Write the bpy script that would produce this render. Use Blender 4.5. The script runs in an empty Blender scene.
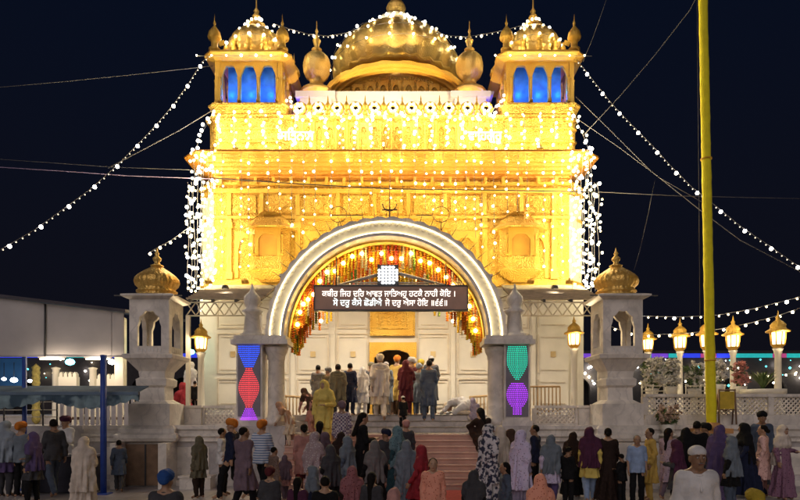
import bpy, math, random
import numpy as np
from mathutils import Vector, Matrix
random.seed(7); np.random.seed(7)
SC = bpy.context.scene
COL = SC.collection
R = math.radians

# ------------------------------------------------------------------ camera
F = 620.0            # focal length in photo pixels (800 wide)
HY = 412.0           # horizon row
CH = 2.0             # camera height
cam = bpy.data.cameras.new('camera'); cam.sensor_width = 36; cam.lens = F / 800 * 36
cam.shift_y = (HY - 250) / 800; cam.clip_end = 2000
co = bpy.data.objects.new('camera', cam); COL.objects.link(co)
co.location = (0, 0, CH); co.rotation_euler = (R(90), 0, 0)
SC.camera = co

# ------------------------------------------------------------------ world: night sky
w = bpy.data.worlds.new('World'); SC.world = w; w.use_nodes = True
nt = w.node_tree; nt.nodes.clear()
wo = nt.nodes.new('ShaderNodeOutputWorld'); bg = nt.nodes.new('ShaderNodeBackground')
sky = nt.nodes.new('ShaderNodeTexSky'); sky.sky_type = 'NISHITA'; sky.sun_disc = False
SUN_EL, SUN_AZ = R(50), R(200)
sky.sun_elevation = R(-5); sky.sun_rotation = SUN_AZ
add = nt.nodes.new('ShaderNodeMix'); add.data_type = 'RGBA'; add.blend_type = 'ADD'; add.inputs[0].default_value = 1
nt.links.new(sky.outputs[0], add.inputs[6]); 
tcw = nt.nodes.new('ShaderNodeTexCoord'); sep = nt.nodes.new('ShaderNodeSeparateXYZ'); nt.links.new(tcw.outputs['Generated'], sep.inputs[0])
rw = nt.nodes.new('ShaderNodeValToRGB'); rw.color_ramp.elements[0].position = 0.0; rw.color_ramp.elements[0].color = (.085, .080, .125, 1)
rw.color_ramp.elements[1].position = .55; rw.color_ramp.elements[1].color = (.035, .070, .21, 1)
nt.links.new(sep.outputs['Z'], rw.inputs[0]); nt.links.new(rw.outputs[0], add.inputs[7])
nt.links.new(add.outputs[2], bg.inputs[0]); bg.inputs[1].default_value = 0.06
nt.links.new(bg.outputs[0], wo.inputs[0])
# faint soft courtyard light from behind and above the camera
sl = bpy.data.lights.new('sun', 'SUN'); sl.energy = .72; sl.angle = R(60); sl.color = (1.0, .88, .85)
so = bpy.data.objects.new('sun', sl); COL.objects.link(so)
so.rotation_euler = (R(62), 0, R(-14))

SC.view_settings.view_transform = 'Standard'; SC.view_settings.look = 'None'
SC.view_settings.exposure = 0; SC.view_settings.gamma = 1
SC.render.engine = 'CYCLES'
cy = SC.cycles
cy.use_denoising = True
cy.max_bounces = 6; cy.diffuse_bounces = 3; cy.glossy_bounces = 3; cy.transmission_bounces = 4
cy.sample_clamp_indirect = 3.0; cy.sample_clamp_direct = 12.0
cy.caustics_reflective = False; cy.caustics_refractive = False
try: cy.use_light_tree = True
except Exception: pass

# ------------------------------------------------------------------ helpers
def X(px, d): return (px - 400.0) * d / F
def Z(py, d): return CH + (HY - py) * d / F
def P(px, py, d): return Vector((X(px, d), d, Z(py, d)))

ROOT = {}
def tag(o, label=None, cat=None, group=None, kind=None):
    if label: o['label'] = label
    if cat: o['category'] = cat
    if group: o['group'] = group
    if kind: o['kind'] = kind
    return o
def empty(name, loc, label=None, cat=None, group=None, rz=0):
    o = bpy.data.objects.new(name, None); COL.objects.link(o); o.location = loc; o.rotation_euler = (0, 0, rz)
    o.empty_display_size = .1
    ROOT[o.name] = Vector(loc)
    return tag(o, label, cat, group)
def root_loc(p):
    while p.parent: p = p.parent
    return ROOT.get(p.name, Vector((0, 0, 0)))
def link_mesh(name, me, parent=None, loc=None):
    o = bpy.data.objects.new(name, me); COL.objects.link(o)
    if parent: o.parent = parent
    if loc is not None: o.location = loc
    return o

def offset_poly(pts, off):
    n = len(pts); out = []
    for i in range(n):
        p0, p1, p2 = Vector(pts[i-1]), Vector(pts[i]), Vector(pts[(i+1) % n])
        d1 = (p1-p0).normalized(); d2 = (p2-p1).normalized()
        n1 = Vector((d1.y, -d1.x)); n2 = Vector((d2.y, -d2.x))
        m = (n1+n2); m.normalize()
        c = max(.3, m.dot(n1))
        out.append(p1 + m*(off/c))
    return out

class MB:
    def __init__(s): s.v = []; s.f = []; s.sm = []; s.M = None
    def add(s, vs, fs, smooth=False):
        b = len(s.v)
        if s.M is not None: vs = [s.M @ Vector(v) for v in vs]
        s.v += [tuple(v) for v in vs]; s.f += [tuple(i+b for i in f) for f in fs]; s.sm += [smooth]*len(fs)
        return s
    def box(s, x0, x1, y0, y1, z0, z1, bev=0):
        vs = [(x0,y0,z0),(x1,y0,z0),(x1,y1,z0),(x0,y1,z0),(x0,y0,z1),(x1,y0,z1),(x1,y1,z1),(x0,y1,z1)]
        return s.add(vs, [(3,2,1,0),(4,5,6,7),(0,1,5,4),(1,2,6,5),(2,3,7,6),(3,0,4,7)])
    def lathe(s, prof, c=(0,0,0), seg=24, rib=0, nrib=12, smooth=True, sx=1, sy=1):
        vs = []; fs = []; n = len(prof)
        for i in range(seg):
            a = 2*math.pi*i/seg
            k = 1 + rib*(abs(math.cos(a*nrib/2)) - .5)
            for r, z in prof:
                vs.append((c[0]+r*k*sx*math.cos(a), c[1]+r*k*sy*math.sin(a), c[2]+z))
        for i in range(seg):
            j = (i+1) % seg
            for q in range(n-1):
                fs.append((i*n+q, j*n+q, j*n+q+1, i*n+q+1))
        fs.append(tuple(reversed([i*n for i in range(seg)]))); fs.append(tuple(i*n+n-1 for i in range(seg)))
        return s.add(vs, fs, smooth)
    def tube(s, pts, r, seg=6, r2=None):
        pts = [Vector(p) for p in pts]; vs = []; fs = []; n = len(pts)
        for i, p in enumerate(pts):
            t = (pts[min(i+1, n-1)] - pts[max(i-1, 0)]).normalized()
            u = t.cross(Vector((0,0,1)) if abs(t.z) < .9 else Vector((1,0,0))).normalized(); w_ = t.cross(u)
            rr = r if r2 is None else r + (r2-r)*i/(n-1)
            for k in range(seg):
                a = 2*math.pi*k/seg; vs.append(p + u*rr*math.cos(a) + w_*rr*math.sin(a))
        for i in range(n-1):
            for k in range(seg):
                k2 = (k+1) % seg; fs.append((i*seg+k, i*seg+k2, (i+1)*seg+k2, (i+1)*seg+k))
        fs.append(tuple(reversed(range(seg)))); fs.append(tuple((n-1)*seg+k for k in range(seg)))
        return s.add(vs, fs, True)
    def prism(s, poly, y0, y1):
        n = len(poly)
        vs = [(x, y0, z) for x, z in poly] + [(x, y1, z) for x, z in poly]
        fs = [tuple(range(n)), tuple(range(2*n-1, n-1, -1))]
        fs += [(i+n, (i+1) % n+n, (i+1) % n, i) for i in range(n)]
        return s.add(vs, fs)
    def sweep(s, foot, prof, close=False, cap=True):
        # prof [(outward offset, z)] carried round a counter-clockwise footprint
        n = len(foot); m = len(prof); vs = []; fs = []
        for off, z in prof:
            for p in offset_poly(foot, off): vs.append((p[0], p[1], z))
        for q in range(m-1):
            for i in range(n):
                j = (i+1) % n; fs.append((q*n+i, q*n+j, (q+1)*n+j, (q+1)*n+i))
        if cap:
            fs.append(tuple(reversed(range(n)))); fs.append(tuple((m-1)*n+i for i in range(n)))
        return s.add(vs, fs)
    def archplate(s, x0, x1, z0, z1, cx, hw, zs, za, y0, y1, foil=0, n=18, sill=None):
        # plate with one arched opening; pointed/foiled head
        b = z0 if sill is None else sill
        arc = []
        for i in range(n+1):
            a = math.pi*(1 - i/n); k = 1
            if foil: k = 1 - .09*abs(math.sin(a*foil))
            arc.append((cx + hw*math.cos(a)*(k if 0 < i < n else 1), zs + (za-zs)*math.sin(a)*k))
        poly = [(x0, b), (cx-hw, b)] + arc + [(cx+hw, b), (x1, b), (x1, z1), (x0, z1)]
        if sill is not None and sill > z0: s.box(x0, x1, y0, y1, z0, sill)
        return s.prism(poly, y0, y1)
    def mesh(s, name, m, off=None):
        me = bpy.data.meshes.new(name)
        vs = s.v if off is None else [(v[0]-off[0], v[1]-off[1], v[2]-off[2]) for v in s.v]
        me.from_pydata(vs, [], s.f); me.polygons.foreach_set('use_smooth', s.sm)
        if m: me.materials.append(m)
        me.update(); return me
    def build(s, name, m, parent=None):
        off = root_loc(parent) if parent else None
        return link_mesh(name, s.mesh(name, m, off), parent)
    def thing(s, name, m, label, cat, group=None, kind=None):
        # stand-alone one-mesh thing, origin at its base
        a = np.array(s.v); lo = a.min(0); hi = a.max(0)
        c = Vector(((lo[0]+hi[0])/2, (lo[1]+hi[1])/2, lo[2]))
        o = link_mesh(name, s.mesh(name, m, c)); o.location = c; ROOT[o.name] = c
        return tag(o, label, cat, group, kind)

ORD = ['first','second','third','fourth','fifth','sixth','seventh','eighth','ninth','tenth','eleventh','twelfth','thirteenth','fourteenth','fifteenth','sixteenth','seventeenth','eighteenth','nineteenth']
TENS = ['twenty','thirty','forty','fifty','sixty','seventy','eighty']
def ordinal(n):   # 1-based
    if n <= 19: return ORD[n-1]
    t, u = divmod(n, 10)
    return (TENS[t-2][:-1] + 'ieth') if u == 0 else TENS[t-2] + '-' + ORD[u-1]

# ------------------------------------------------------------------ materials
MATS = {}
def mat(name, col, rough=.6, metal=0, var=.15, scale=3, bump=0, bscale=25, emit=None, es=0, tex=None, col2=None, tscale=10, spec=.5):
    if name in MATS: return MATS[name]
    m = bpy.data.materials.new(name); m.use_nodes = True; n = m.node_tree.nodes; L = m.node_tree.links
    b = n['Principled BSDF']; b.inputs['Roughness'].default_value = rough; b.inputs['Metallic'].default_value = metal
    b.inputs['Specular IOR Level'].default_value = spec
    tc = n.new('ShaderNodeTexCoord')
    no = n.new('ShaderNodeTexNoise'); no.inputs['Scale'].default_value = scale; no.inputs['Detail'].default_value = 5
    L.new(tc.outputs['Object'], no.inputs['Vector'])
    rp = n.new('ShaderNodeValToRGB'); rp.color_ramp.elements[0].position = .3; rp.color_ramp.elements[1].position = .7
    rp.color_ramp.elements[0].color = (*[c*(1-var) for c in col], 1); rp.color_ramp.elements[1].color = (*[min(1, c*(1+var)) for c in col], 1)
    L.new(no.outputs['Fac'], rp.inputs[0]); out = rp.outputs[0]
    hgt = None
    if tex:
        mx = n.new('ShaderNodeMix'); mx.data_type = 'RGBA'; L.new(out, mx.inputs[6]); mx.inputs[7].default_value = (*(col2 or (0,0,0)), 1)
        if tex == 'stripe':
            t = n.new('ShaderNodeTexWave'); t.bands_direction = 'Z'; t.inputs['Scale'].default_value = tscale; t.inputs['Distortion'].default_value = .3
            fac = t.outputs['Fac']
        elif tex == 'check':
            t = n.new('ShaderNodeTexChecker'); t.inputs['Scale'].default_value = tscale; fac = t.outputs['Fac']
        elif tex == 'blotch':
            t = n.new('ShaderNodeTexNoise'); t.inputs['Scale'].default_value = tscale; t.inputs['Detail'].default_value = 2; fac = t.outputs['Fac']
        elif tex == 'brick':
            t = n.new('ShaderNodeTexBrick'); t.inputs['Scale'].default_value = tscale; t.inputs['Mortar Size'].default_value = .012
            t.inputs['Brick Width'].default_value = 1; t.inputs['Row Height'].default_value = 1; t.offset = 0
            fac = t.outputs['Fac']
        elif tex == 'vein':
            t = n.new('ShaderNodeTexWave'); t.inputs['Scale'].default_value = tscale; t.inputs['Distortion'].default_value = 22; t.inputs['Detail'].default_value = 5; t.inputs['Detail Scale'].default_value = 1.3; fac = t.outputs['Fac']
        elif tex == 'dots':
            t = n.new('ShaderNodeTexVoronoi'); t.inputs['Scale'].default_value = tscale; fac = t.outputs['Distance']
        L.new(tc.outputs['Object'], t.inputs['Vector'])
        if tex in ('stripe', 'blotch', 'dots', 'vein'):
            r2 = n.new('ShaderNodeValToRGB'); r2.color_ramp.elements[0].position = .47; r2.color_ramp.elements[1].position = .55
            if tex == 'dots': r2.color_ramp.elements[0].position = .2; r2.color_ramp.elements[1].position = .3
            if tex == 'vein': r2.color_ramp.elements[0].position = .80; r2.color_ramp.elements[1].position = 1.0; r2.color_ramp.elements[1].color = (.38,.38,.38,1)
            L.new(fac, r2.inputs[0]); fac = r2.outputs[0]
        L.new(fac, mx.inputs[0]); out = mx.outputs[2]
    L.new(out, b.inputs['Base Color'])
    if bump:
        n2 = n.new('ShaderNodeTexNoise'); n2.inputs['Scale'].default_value = bscale; n2.inputs['Detail'].default_value = 4
        L.new(tc.outputs['Object'], n2.inputs['Vector'])
        bp = n.new('ShaderNodeBump'); bp.inputs['Strength'].default_value = bump; bp.inputs['Distance'].default_value = .03
        L.new(n2.outputs['Fac'], bp.inputs['Height']); L.new(bp.outputs[0], b.inputs['Normal'])
    if emit:
        b.inputs['Emission Color'].default_value = (*emit, 1); b.inputs['Emission Strength'].default_value = es
    MATS[name] = m; return m

def gold_mat(name, col, rough, metal, sc, strength):
    # gilded copper: embossed floral relief from voronoi cells and rings
    m = bpy.data.materials.new(name); m.use_nodes = True; n = m.node_tree.nodes; L = m.node_tree.links
    b = n['Principled BSDF']; b.inputs['Roughness'].default_value = rough; b.inputs['Metallic'].default_value = metal
    tc = n.new('ShaderNodeTexCoord')
    v = n.new('ShaderNodeTexVoronoi'); v.inputs['Scale'].default_value = sc; L.new(tc.outputs['Object'], v.inputs['Vector'])
    no = n.new('ShaderNodeTexNoise'); no.inputs['Scale'].default_value = 1.3; no.inputs['Detail'].default_value = 6; L.new(tc.outputs['Object'], no.inputs['Vector'])
    rp = n.new('ShaderNodeValToRGB'); rp.color_ramp.elements[0].position = .3; rp.color_ramp.elements[1].position = .7
    rp.color_ramp.elements[0].color = (col[0]*.82, col[1]*.68, col[2]*.5, 1); rp.color_ramp.elements[1].color = (*col, 1)
    L.new(no.outputs['Fac'], rp.inputs[0]); L.new(rp.outputs[0], b.inputs['Base Color'])
    ml = n.new('ShaderNodeMath'); ml.operation = 'MULTIPLY'; ml.inputs[1].default_value = 22; L.new(v.outputs['Distance'], ml.inputs[0])
    sn = n.new('ShaderNodeMath'); sn.operation = 'SINE'; L.new(ml.outputs[0], sn.inputs[0])
    bp = n.new('ShaderNodeBump'); bp.inputs['Strength'].default_value = strength; bp.inputs['Distance'].default_value = .02
    L.new(sn.outputs[0], bp.inputs['Height']); L.new(bp.outputs[0], b.inputs['Normal'])
    return m
GOLD = gold_mat('gilded_wall', (.90, .58, .12), .38, .4, 5, .8)
GOLD_PLAIN = gold_mat('gilded_moulding', (.88, .55, .10), .33, .45, 9, .35)
GOLD_DOME = gold_mat('gilded_dome', (.92, .64, .20), .34, .7, 6, .22)
MARBLE = mat('white_marble', (.76, .70, .63), .4, 0, .24, 2.2, .14, 9, tex='vein', col2=(.50,.46,.43), tscale=.9)
MARBLE_WARM = mat('cream_marble', (.78, .73, .63), .4, 0, .08, 1.6)
MARBLE_GREY = mat('grey_marble', (.50, .46, .45), .5, 0, .28, 1.8, .14, 8, tex='vein', col2=(.30,.27,.27), tscale=.8)
LILAC = mat('white_plaster', (.70, .66, .68), .6, 0, .08, 2)
STEP = mat('pinkish_stone', (.58, .34, .27), .55, 0, .15, 3, .1)
STEPDK = mat('step_edge_stone', (.20, .13, .12), .6)
CARPET = mat('red_carpet_pile', (.30, .035, .03), .95, 0, .3, 12, .4, 120)
GREYRUG = mat('grey_mat_pile', (.20, .18, .165), .95, 0, .25, 6, .4, 90)
DARKMET = mat('dark_metal', (.05, .05, .055), .5, .4)
BLUEP = mat('blue_paint', (.02, .06, .32), .45, 0, .15, 6)
YELLOW = mat('saffron_cloth', (.95, .80, .02), .85, 0, .10, 5, .6, 6)
TENT = mat('tent_fabric', (.40, .375, .385), .8, 0, .08, 1.2, .25, 2)
AWNF = mat('awning_fabric', (.06, .10, .16), .8, 0, .25, 3, .3, 9)
WOOD = mat('brown_board', (.20, .12, .07), .6, 0, .3, 4, .2, 12)
BLACK = mat('black_plastic', (.012, .012, .013), .4)
WIRE = mat('cable_rubber', (.09, .085, .095), .6)
WIREDK = mat('dark_cable_rubber', (.012, .011, .011), .6)
PEWTER = mat('slatted_roof_board', (.30, .25, .19), .6, 0, .2, 5)
BULB = mat('warm_bulb_glass', (.9, .8, .6), .3, emit=(1, .83, .47), es=100)
BULBY = mat('amber_bulb_glass', (.9, .7, .3), .3, emit=(1, .68, .22), es=110)
BULBW = mat('white_bulb_glass', (.9, .9, .85), .3, emit=(1, .93, .78), es=40)
LEDW = mat('white_led', (.9, .9, .9), .3, emit=(.93, .97, 1), es=14)

# ------------------------------------------------------------------ lamps
def spot(parent, loc, target, power, col=(1, .80, .33), size=R(130), rad=.12, blend=.6, name='lamp'):
    l = bpy.data.lights.new(name, 'SPOT'); l.energy = power; l.color = col; l.spot_size = size; l.spot_blend = blend; l.shadow_soft_size = rad
    o = bpy.data.objects.new(name, l); COL.objects.link(o)
    rl = root_loc(parent) if parent else Vector((0,0,0))
    o.location = Vector(loc) - rl
    o.rotation_euler = (Vector(target)-Vector(loc)).to_track_quat('-Z', 'Y').to_euler()
    if parent: o.parent = parent
    return o
def point(parent, loc, power, col, rad=.1):
    l = bpy.data.lights.new('lamp', 'POINT'); l.energy = power; l.color = col; l.shadow_soft_size = rad
    o = bpy.data.objects.new('lamp', l); COL.objects.link(o)
    o.location = Vector(loc) - (root_loc(parent) if parent else Vector((0,0,0)))
    if parent: o.parent = parent
    return o
FLH = None
def floodlight(loc, target, power, label, col=(1, .80, .33), group='floodlights washing the golden building', size=R(135)):
    loc = Vector(loc); r = empty('floodlight', loc - Vector((0,0,.16)), label, 'floodlight', group)
    d = (Vector(target)-loc).normalized(); q = d.to_track_quat('Y', 'Z').to_matrix().to_4x4()
    b = MB(); b.M = Matrix.Translation(loc - d*.1) @ q
    b.prism([(-.11,-.07),(.11,-.07),(.11,.07),(-.11,.07)], -.07, .0); b.build('housing', GOLD_PLAIN, r)
    g = MB(); g.M = b.M; g.box(-.1, .1, .002, .012, -.06, .06); g.build('glass', mat('flood_glass', (.9,.8,.6), .2, emit=(1,.8,.45), es=6), r)
    s_ = MB(); s_.box(loc.x-.02, loc.x+.02, loc.y-.14, loc.y-.1, loc.z-.16, loc.z); s_.build('bracket', GOLD_PLAIN, r)
    spot(r, loc + d*.05, target, power, col, size)

# ------------------------------------------------------------------ ground and terraces
FLOOR = mat('courtyard_marble', (.40, .37, .37), .32, 0, .2, 1.1, 0, tex='brick', col2=(.17,.15,.15), tscale=1.1)
g = MB(); g.box(-300, 300, -60, 600, -.5, 0); g.build('ground', FLOOR)['kind'] = 'structure'
WATER = mat('pool_water', (.004, .007, .012), .06, 0, .2, 1, .35, 1.4)
for nm, a, b_ in (('water', -280, -17), ('water', 17, 280)):
    g = MB(); g.box(a, b_, 32, 290, -.2, .012); g.build(nm, WATER)['kind'] = 'structure'

T1 = 1.62     # side terraces
P1 = 1.38     # landing at top of the steps
P2 = 1.90     # platform before the doorway
XS0, XS1 = X(287, 17.3), X(482, 17.3)    # opening of the steps
g = MB()
for a, b_ in ((-17, XS0), (XS1, 17)):
    g.box(a, b_, 17.0, 19.3, -.1, T1)
g.box(-17, 17, 19.3, 32, -.1, P2)
g.build('terrace', MARBLE_GREY)['kind'] = 'structure'
g = MB()
g.box(XS0, XS1, 17.35, 18.2, -.05, P1)
for i in range(3): g.box(XS0, XS1, 18.2+i*.37, 18.2+(i+1)*.37 if i < 2 else 19.3, -.05, P1+.17*(i+1) if i < 2 else P2-.004)
g.build('landing', MARBLE_GREY)['kind'] = 'structure'

# steps up from the courtyard
st = empty('entrance_steps', (0, 15.9, 0), 'broad flight of pinkish stone steps between the arch pillars', 'steps')
n = 9
for i in range(n):
    z1 = P1*(i+1)/n; y0 = 15.85 + i*(1.5/n)
    g = MB(); g.box(XS0+.02, XS1-.02, y0, 17.35, P1*i/n+.001, z1-.03); g.build('riser', STEP, st)
    g = MB(); g.box(XS0+.02, XS1-.02, y0-.035, 17.35, z1-.03, z1); g.build('tread', mat('tread_stone', (.66,.44,.36), .5, 0, .15, 3), st)
for sx in (XS0-.28, XS1):
    g = MB(); g.box(sx+.004, sx+.276, 15.8, 16.99, 0.0, .66); g.box(sx-.03, sx+.31, 15.76, 16.99, .66, .74); g.build('side_wall', MARBLE, st)
g = MB(); g.box(X(305,12), X(480,14), 8, 15.75, .004, .016); g.thing('red_carpet', CARPET, 'long red carpet runner laid on the courtyard up to the steps', 'carpet')
g = MB()
g.box(XS0+.15, XS1-.15, 17.42, 18.19, P1+.002, P1+.016)
for i in range(2): g.box(XS0+.15, XS1-.15, 18.16+i*.37, 18.2+(i+1)*.37-.03, P1+.17*(i+1)+.002, P1+.17*(i+1)+.016)
g.box(XS0+.15, XS1-.15, 18.9, 21.6, P2+.002, P2+.016)
g.thing('floor_mat', GREYRUG, 'dark grey matting covering the upper landing before the doorway', 'mat')

# stepped marble wall fronting each terrace
def terrace_wall(x0, x1, label):
    r = empty('terrace_wall', ((x0+x1)/2, 16.9, 0), label, 'wall')
    g = MB(); g.box(x0, x1, 16.86, 16.999, 0, 1.2)
    g.build('wall_face', MARBLE_GREY, r)
    g = MB()
    for z0, z1, o in ((1.2, 1.34, .22), (1.34, 1.42, .30), (1.42, 1.53, .16), (1.53, T1+.02, .24)):
        g.box(x0, x1, 17.0-o, 16.999, z0+.001, z1)
    g.build('moulding', MARBLE, r)
    g = MB(); g.box(x0, x1, 16.72, 16.859, 0, .16); g.build('skirting', MARBLE, r)
    x = x0+.5; g = MB()
    while x+1.3 < x1: g.box(x, x+1.3, 16.835, 16.859, .3, 1.05); x += 1.6
    if g.v: g.build('raised_panel', MARBLE, r)
terrace_wall(X(240,17)-4.2, X(236,17), 'grey marble terrace wall with ledges left of the steps')
terrace_wall(X(533,17), 16, 'grey marble terrace wall with ledges right of the steps')

def balustrade(x0, x1, y, z, hb, hj, label, posts=1.6):
    r = empty('balustrade', ((x0+x1)/2, y, z), label, 'balustrade', 'pierced marble balustrades along the terrace')
    g = MB(); g.box(x0, x1, y-.05, y+.05, z, z+hb); g.build('base_band', MARBLE, r)
    g = MB(); g.box(x0, x1, y-.09, y+.09, z+hb+hj, z+hb+hj+.08); g.build('top_rail', MARBLE, r)
    nseg = max(1, round((x1-x0)/posts)); w_ = (x1-x0)/nseg
    for i in range(nseg+1):
        x = x0+i*w_; g = MB(); g.box(x-.07, x+.07, y-.075, y+.075, z+hb+.001, z+hb+hj-.001); g.box(x-.085, x+.085, y-.1, y+.1, z+.001, z+hb*.6)
        g.build('post', MARBLE, r)
    for i in range(nseg):
        a = x0+i*w_+.07; b_ = x0+(i+1)*w_-.07; z0 = z+hb; z1 = z0+hj; g = MB(); s = .13
        k = a - hj
        def bar(xa, za, xb, zb):
            t = Vector((xb-xa, zb-za)); 
            if t.length < .03: return
            t.normalize(); q = Vector((-t.y, t.x))*.016
            g.prism([(xa-q.x, za-q.y), (xb-q.x, zb-q.y), (xb+q.x, zb+q.y), (xa+q.x, za+q.y)], y-.02+bar.o, y+.015+bar.o)
        for o_, sg in ((0, 1), (.003, -1)):
            bar.o = o_; k = a-hj
            while k < b_:
                xa, xb = max(k, a), min(k+hj, b_)
                if xb > xa:
                    za = z0+(xa-k); zb = z0+(xb-k)
                    if sg < 0: za, zb = z1-(xa-k), z1-(xb-k)
                    bar(xa, za, xb, zb)
                k += s
        g.build('pierced_panel', MARBLE, r)
balustrade(X(640,17.3)+.1, 15.5, 17.25, T1, .30, .50, 'long pierced marble balustrade on the right terrace beyond the kiosk')
balustrade(X(533,18.2), X(576,18.2), 18.1, T1, .05, .44, 'short pierced marble balustrade right of the teal and purple pillar')
balustrade(X(204,18.2), X(238,18.2), 18.1, T1, .05, .44, 'short pierced marble balustrade left of the blue and red pillar')
for a, b_, lb in ((578, 600, 'plain low marble parapet between the right balustrade and domed kiosk'), (166, 202, 'plain low marble parapet between the left domed kiosk and lantern post')):
    g = MB(); g.box(X(a,18), X(b_,18), 17.9, 18.1, T1+.002, T1+.5); g.box(X(a,18)-.03, X(b_,18)+.03, 17.86, 18.14, T1+.5, T1+.57)
    g.thing('marble_parapet', MARBLE, lb, 'parapet')

# ------------------------------------------------------------------ the golden gatehouse
BX = -0.30; BY = 22.0
bld = empty('gatehouse', (BX, BY+3, P2), 'gilded gatehouse with white marble lower storey, towers and a ribbed dome', 'building')
def foot(hx, y0, y1, ch, cx=BX):
    return [(cx-hx+ch, y0), (cx+hx-ch, y0), (cx+hx, y0+ch), (cx+hx, y1), (cx-hx, y1), (cx-hx, y0+ch)]
FB = foot(6.9, BY, 29, .62)
# lower storey: white marble wall with doorway
ZW = 6.45
dx0, dx1 = X(374, BY), X(412, BY); dc = (dx0+dx1)/2
g = MB()
g.archplate(BX-6.28, BX+6.28, P2, ZW, dc, (dx1-dx0)/2, Z(358, BY), Z(349, BY), BY, BY+.5, foil=0)
g.box(BX-6.9, BX-6.28, BY+.3, 29, P2, ZW); g.box(BX+6.28, BX+6.9, BY+.3, 29, P2, ZW); g.box(BX-6.28, BX+6.28, 28.7, 29, P2, ZW)
lw = g.build('lower_wall', MARBLE_WARM, bld)
g = MB()
for i in range(-4, 5):
    if i == 0: continue
    c = dc + i*1.42; hw = .56; g = MB()
    for z0, z1 in ((P2+.25, P2+1.3), (P2+1.45, P2+2.9), (P2+3.05, P2+4.2)):
        for (a, b_, c0, c1) in ((c-hw, c+hw, z0, z0+.05), (c-hw, c+hw, z1-.05, z1), (c-hw, c-hw+.05, z0+.05, z1-.05), (c+hw-.05, c+hw, z0+.05, z1-.05)):
            if abs(a-BX) < 6.2 and abs(b_-BX) < 6.2: g.box(a, b_, BY-.03, BY-.001, c0, c1)
        for (a, b_, c0, c1) in ((c-hw+.13, c+hw-.13, z0+.13, z0+.16), (c-hw+.13, c+hw-.13, z1-.16, z1-.13)):
            if abs(a-BX) < 6.2 and abs(b_-BX) < 6.2: g.box(a, b_, BY-.02, BY-.001, c0, c1)
    if g.v: g.build('wall_moulding', mat('moulded_marble', (.62, .54, .42), .5), lw)
for i in range(-4, 5):
    if i == 0: continue
    g = MB(); c = dc+i*1.42
    if abs(c-BX) < 6: g.lathe([(.001,0),(.10,.0),(.12,.015),(.07,.03),(.001,.035)], (0,0,0), 16) if False else g.box(c-.09, c+.09, BY-.025, BY-.001, P2+2.05, P2+2.25)
    if g.v: g.build('inlay', mat('inlaid_stone', (.45, .33, .16), .4), lw)
for i in range(-4, 4):
    c = dc+(i+.5)*1.42
    if abs(c-dc) < .8 or abs(c-BX) > 6: continue
    g = MB(); g.box(c-.07, c+.07, BY-.07, BY-.001, P2+.2, ZW-.3); g.box(c-.1, c+.1, BY-.1, BY-.001, P2, P2+.2); g.box(c-.1, c+.1, BY-.1, BY-.001, ZW-.3, ZW-.1)
    g.build('pilaster', MARBLE_WARM, lw)
# doorway: gilded frame, dim interior, gilded panel above
dr = MB(); hw = (dx1-dx0)/2
dr.archplate(dc-hw-.16, dc+hw+.16, P2, Z(342.5,BY), dc, hw-.01, Z(358,BY), Z(349.5,BY), BY-.08, BY-.001, foil=5)
door = dr.build('door_frame', GOLD_PLAIN, bld)
g = MB(); g.box(dc-1.2, dc+1.2, BY+2.5, BY+2.6, P2, P2+3); g.build('inner_hall', WOOD, bld)
px0, px1, pz0, pz1 = X(370, BY), X(415, BY), Z(336, BY), Z(306, BY)
g = MB(); g.box(px0, px1, BY-.07, BY-.001, pz0, pz1)
pn = g.build('gilded_panel', GOLD_PLAIN, bld)
g = MB()
for i in range(4):
    k = i*.12
    if i in (0, 2):
        for (a, b_, c0, c1) in ((px0+k, px1-k, pz0+k, pz0+k+.05), (px0+k, px1-k, pz1-k-.05, pz1-k), (px0+k, px0+k+.05, pz0+k+.05, pz1-k-.05), (px1-k-.05, px1-k, pz0+k+.05, pz1-k-.05)):
            g.box(a, b_, BY-.10, BY-.071, c0, c1)
for i in range(4):
    for j in range(3):
        x = px0+.42+i*(px1-px0-.84)/3; z = pz0+.42+j*(pz1-pz0-.84)/2
        g.prism([(x-.09, z), (x, z-.07), (x+.09, z), (x, z+.07)], BY-.10, BY-.071)
g.build('relief', GOLD, pn)
# upper gilded wall
ZC0, ZC1 = 10.25, 10.90
g = MB(); g.sweep(FB, [(0, ZW), (0, ZC0)])
uw = g.build('gilded_wall', GOLD, bld)
g = MB()
for z0, z1, o in ((ZW-.02, ZW+.16, .10), (ZW+.16, ZW+.24, .05), (8.85, 8.95, .05), (9.75, 9.9, .08), (10.02, 10.12, .12)):
    g.sweep(FB, [(.0, z0), (o, z0+.001), (o, z1), (0, z1+.001)], cap=False)
g.build('string_course', GOLD_PLAIN, uw)
# corner panels: pale scalloped chamfers
for s in (-1, 1):
    g = MB(); xa, xb = BX+s*6.30, BX+s*6.88
    for k in range(7):
        t0, t1 = k/7, (k+.92)/7
        p0 = Vector((xa+(xb-xa)*t0, BY+.62*t0)); p1 = Vector((xa+(xb-xa)*t1, BY+.62*t1))
        nrm = Vector((s*.7, -.72))*.05
        a = [p0, p1, p1+nrm, p0+nrm]
        vs = [(q.x, q.y, ZW+.25) for q in a] + [(q.x, q.y, 9.7) for q in a]
        g.add(vs, [(0,1,2,3),(7,6,5,4),(0,4,5,1),(1,5,6,2),(2,6,7,3),(3,7,4,0)])
    g.build('corner_panel', mat('white_lit_gilt', (.88, .80, .58), .45, .05), uw)  # pale colour carries the white light falling on the corners
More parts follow.
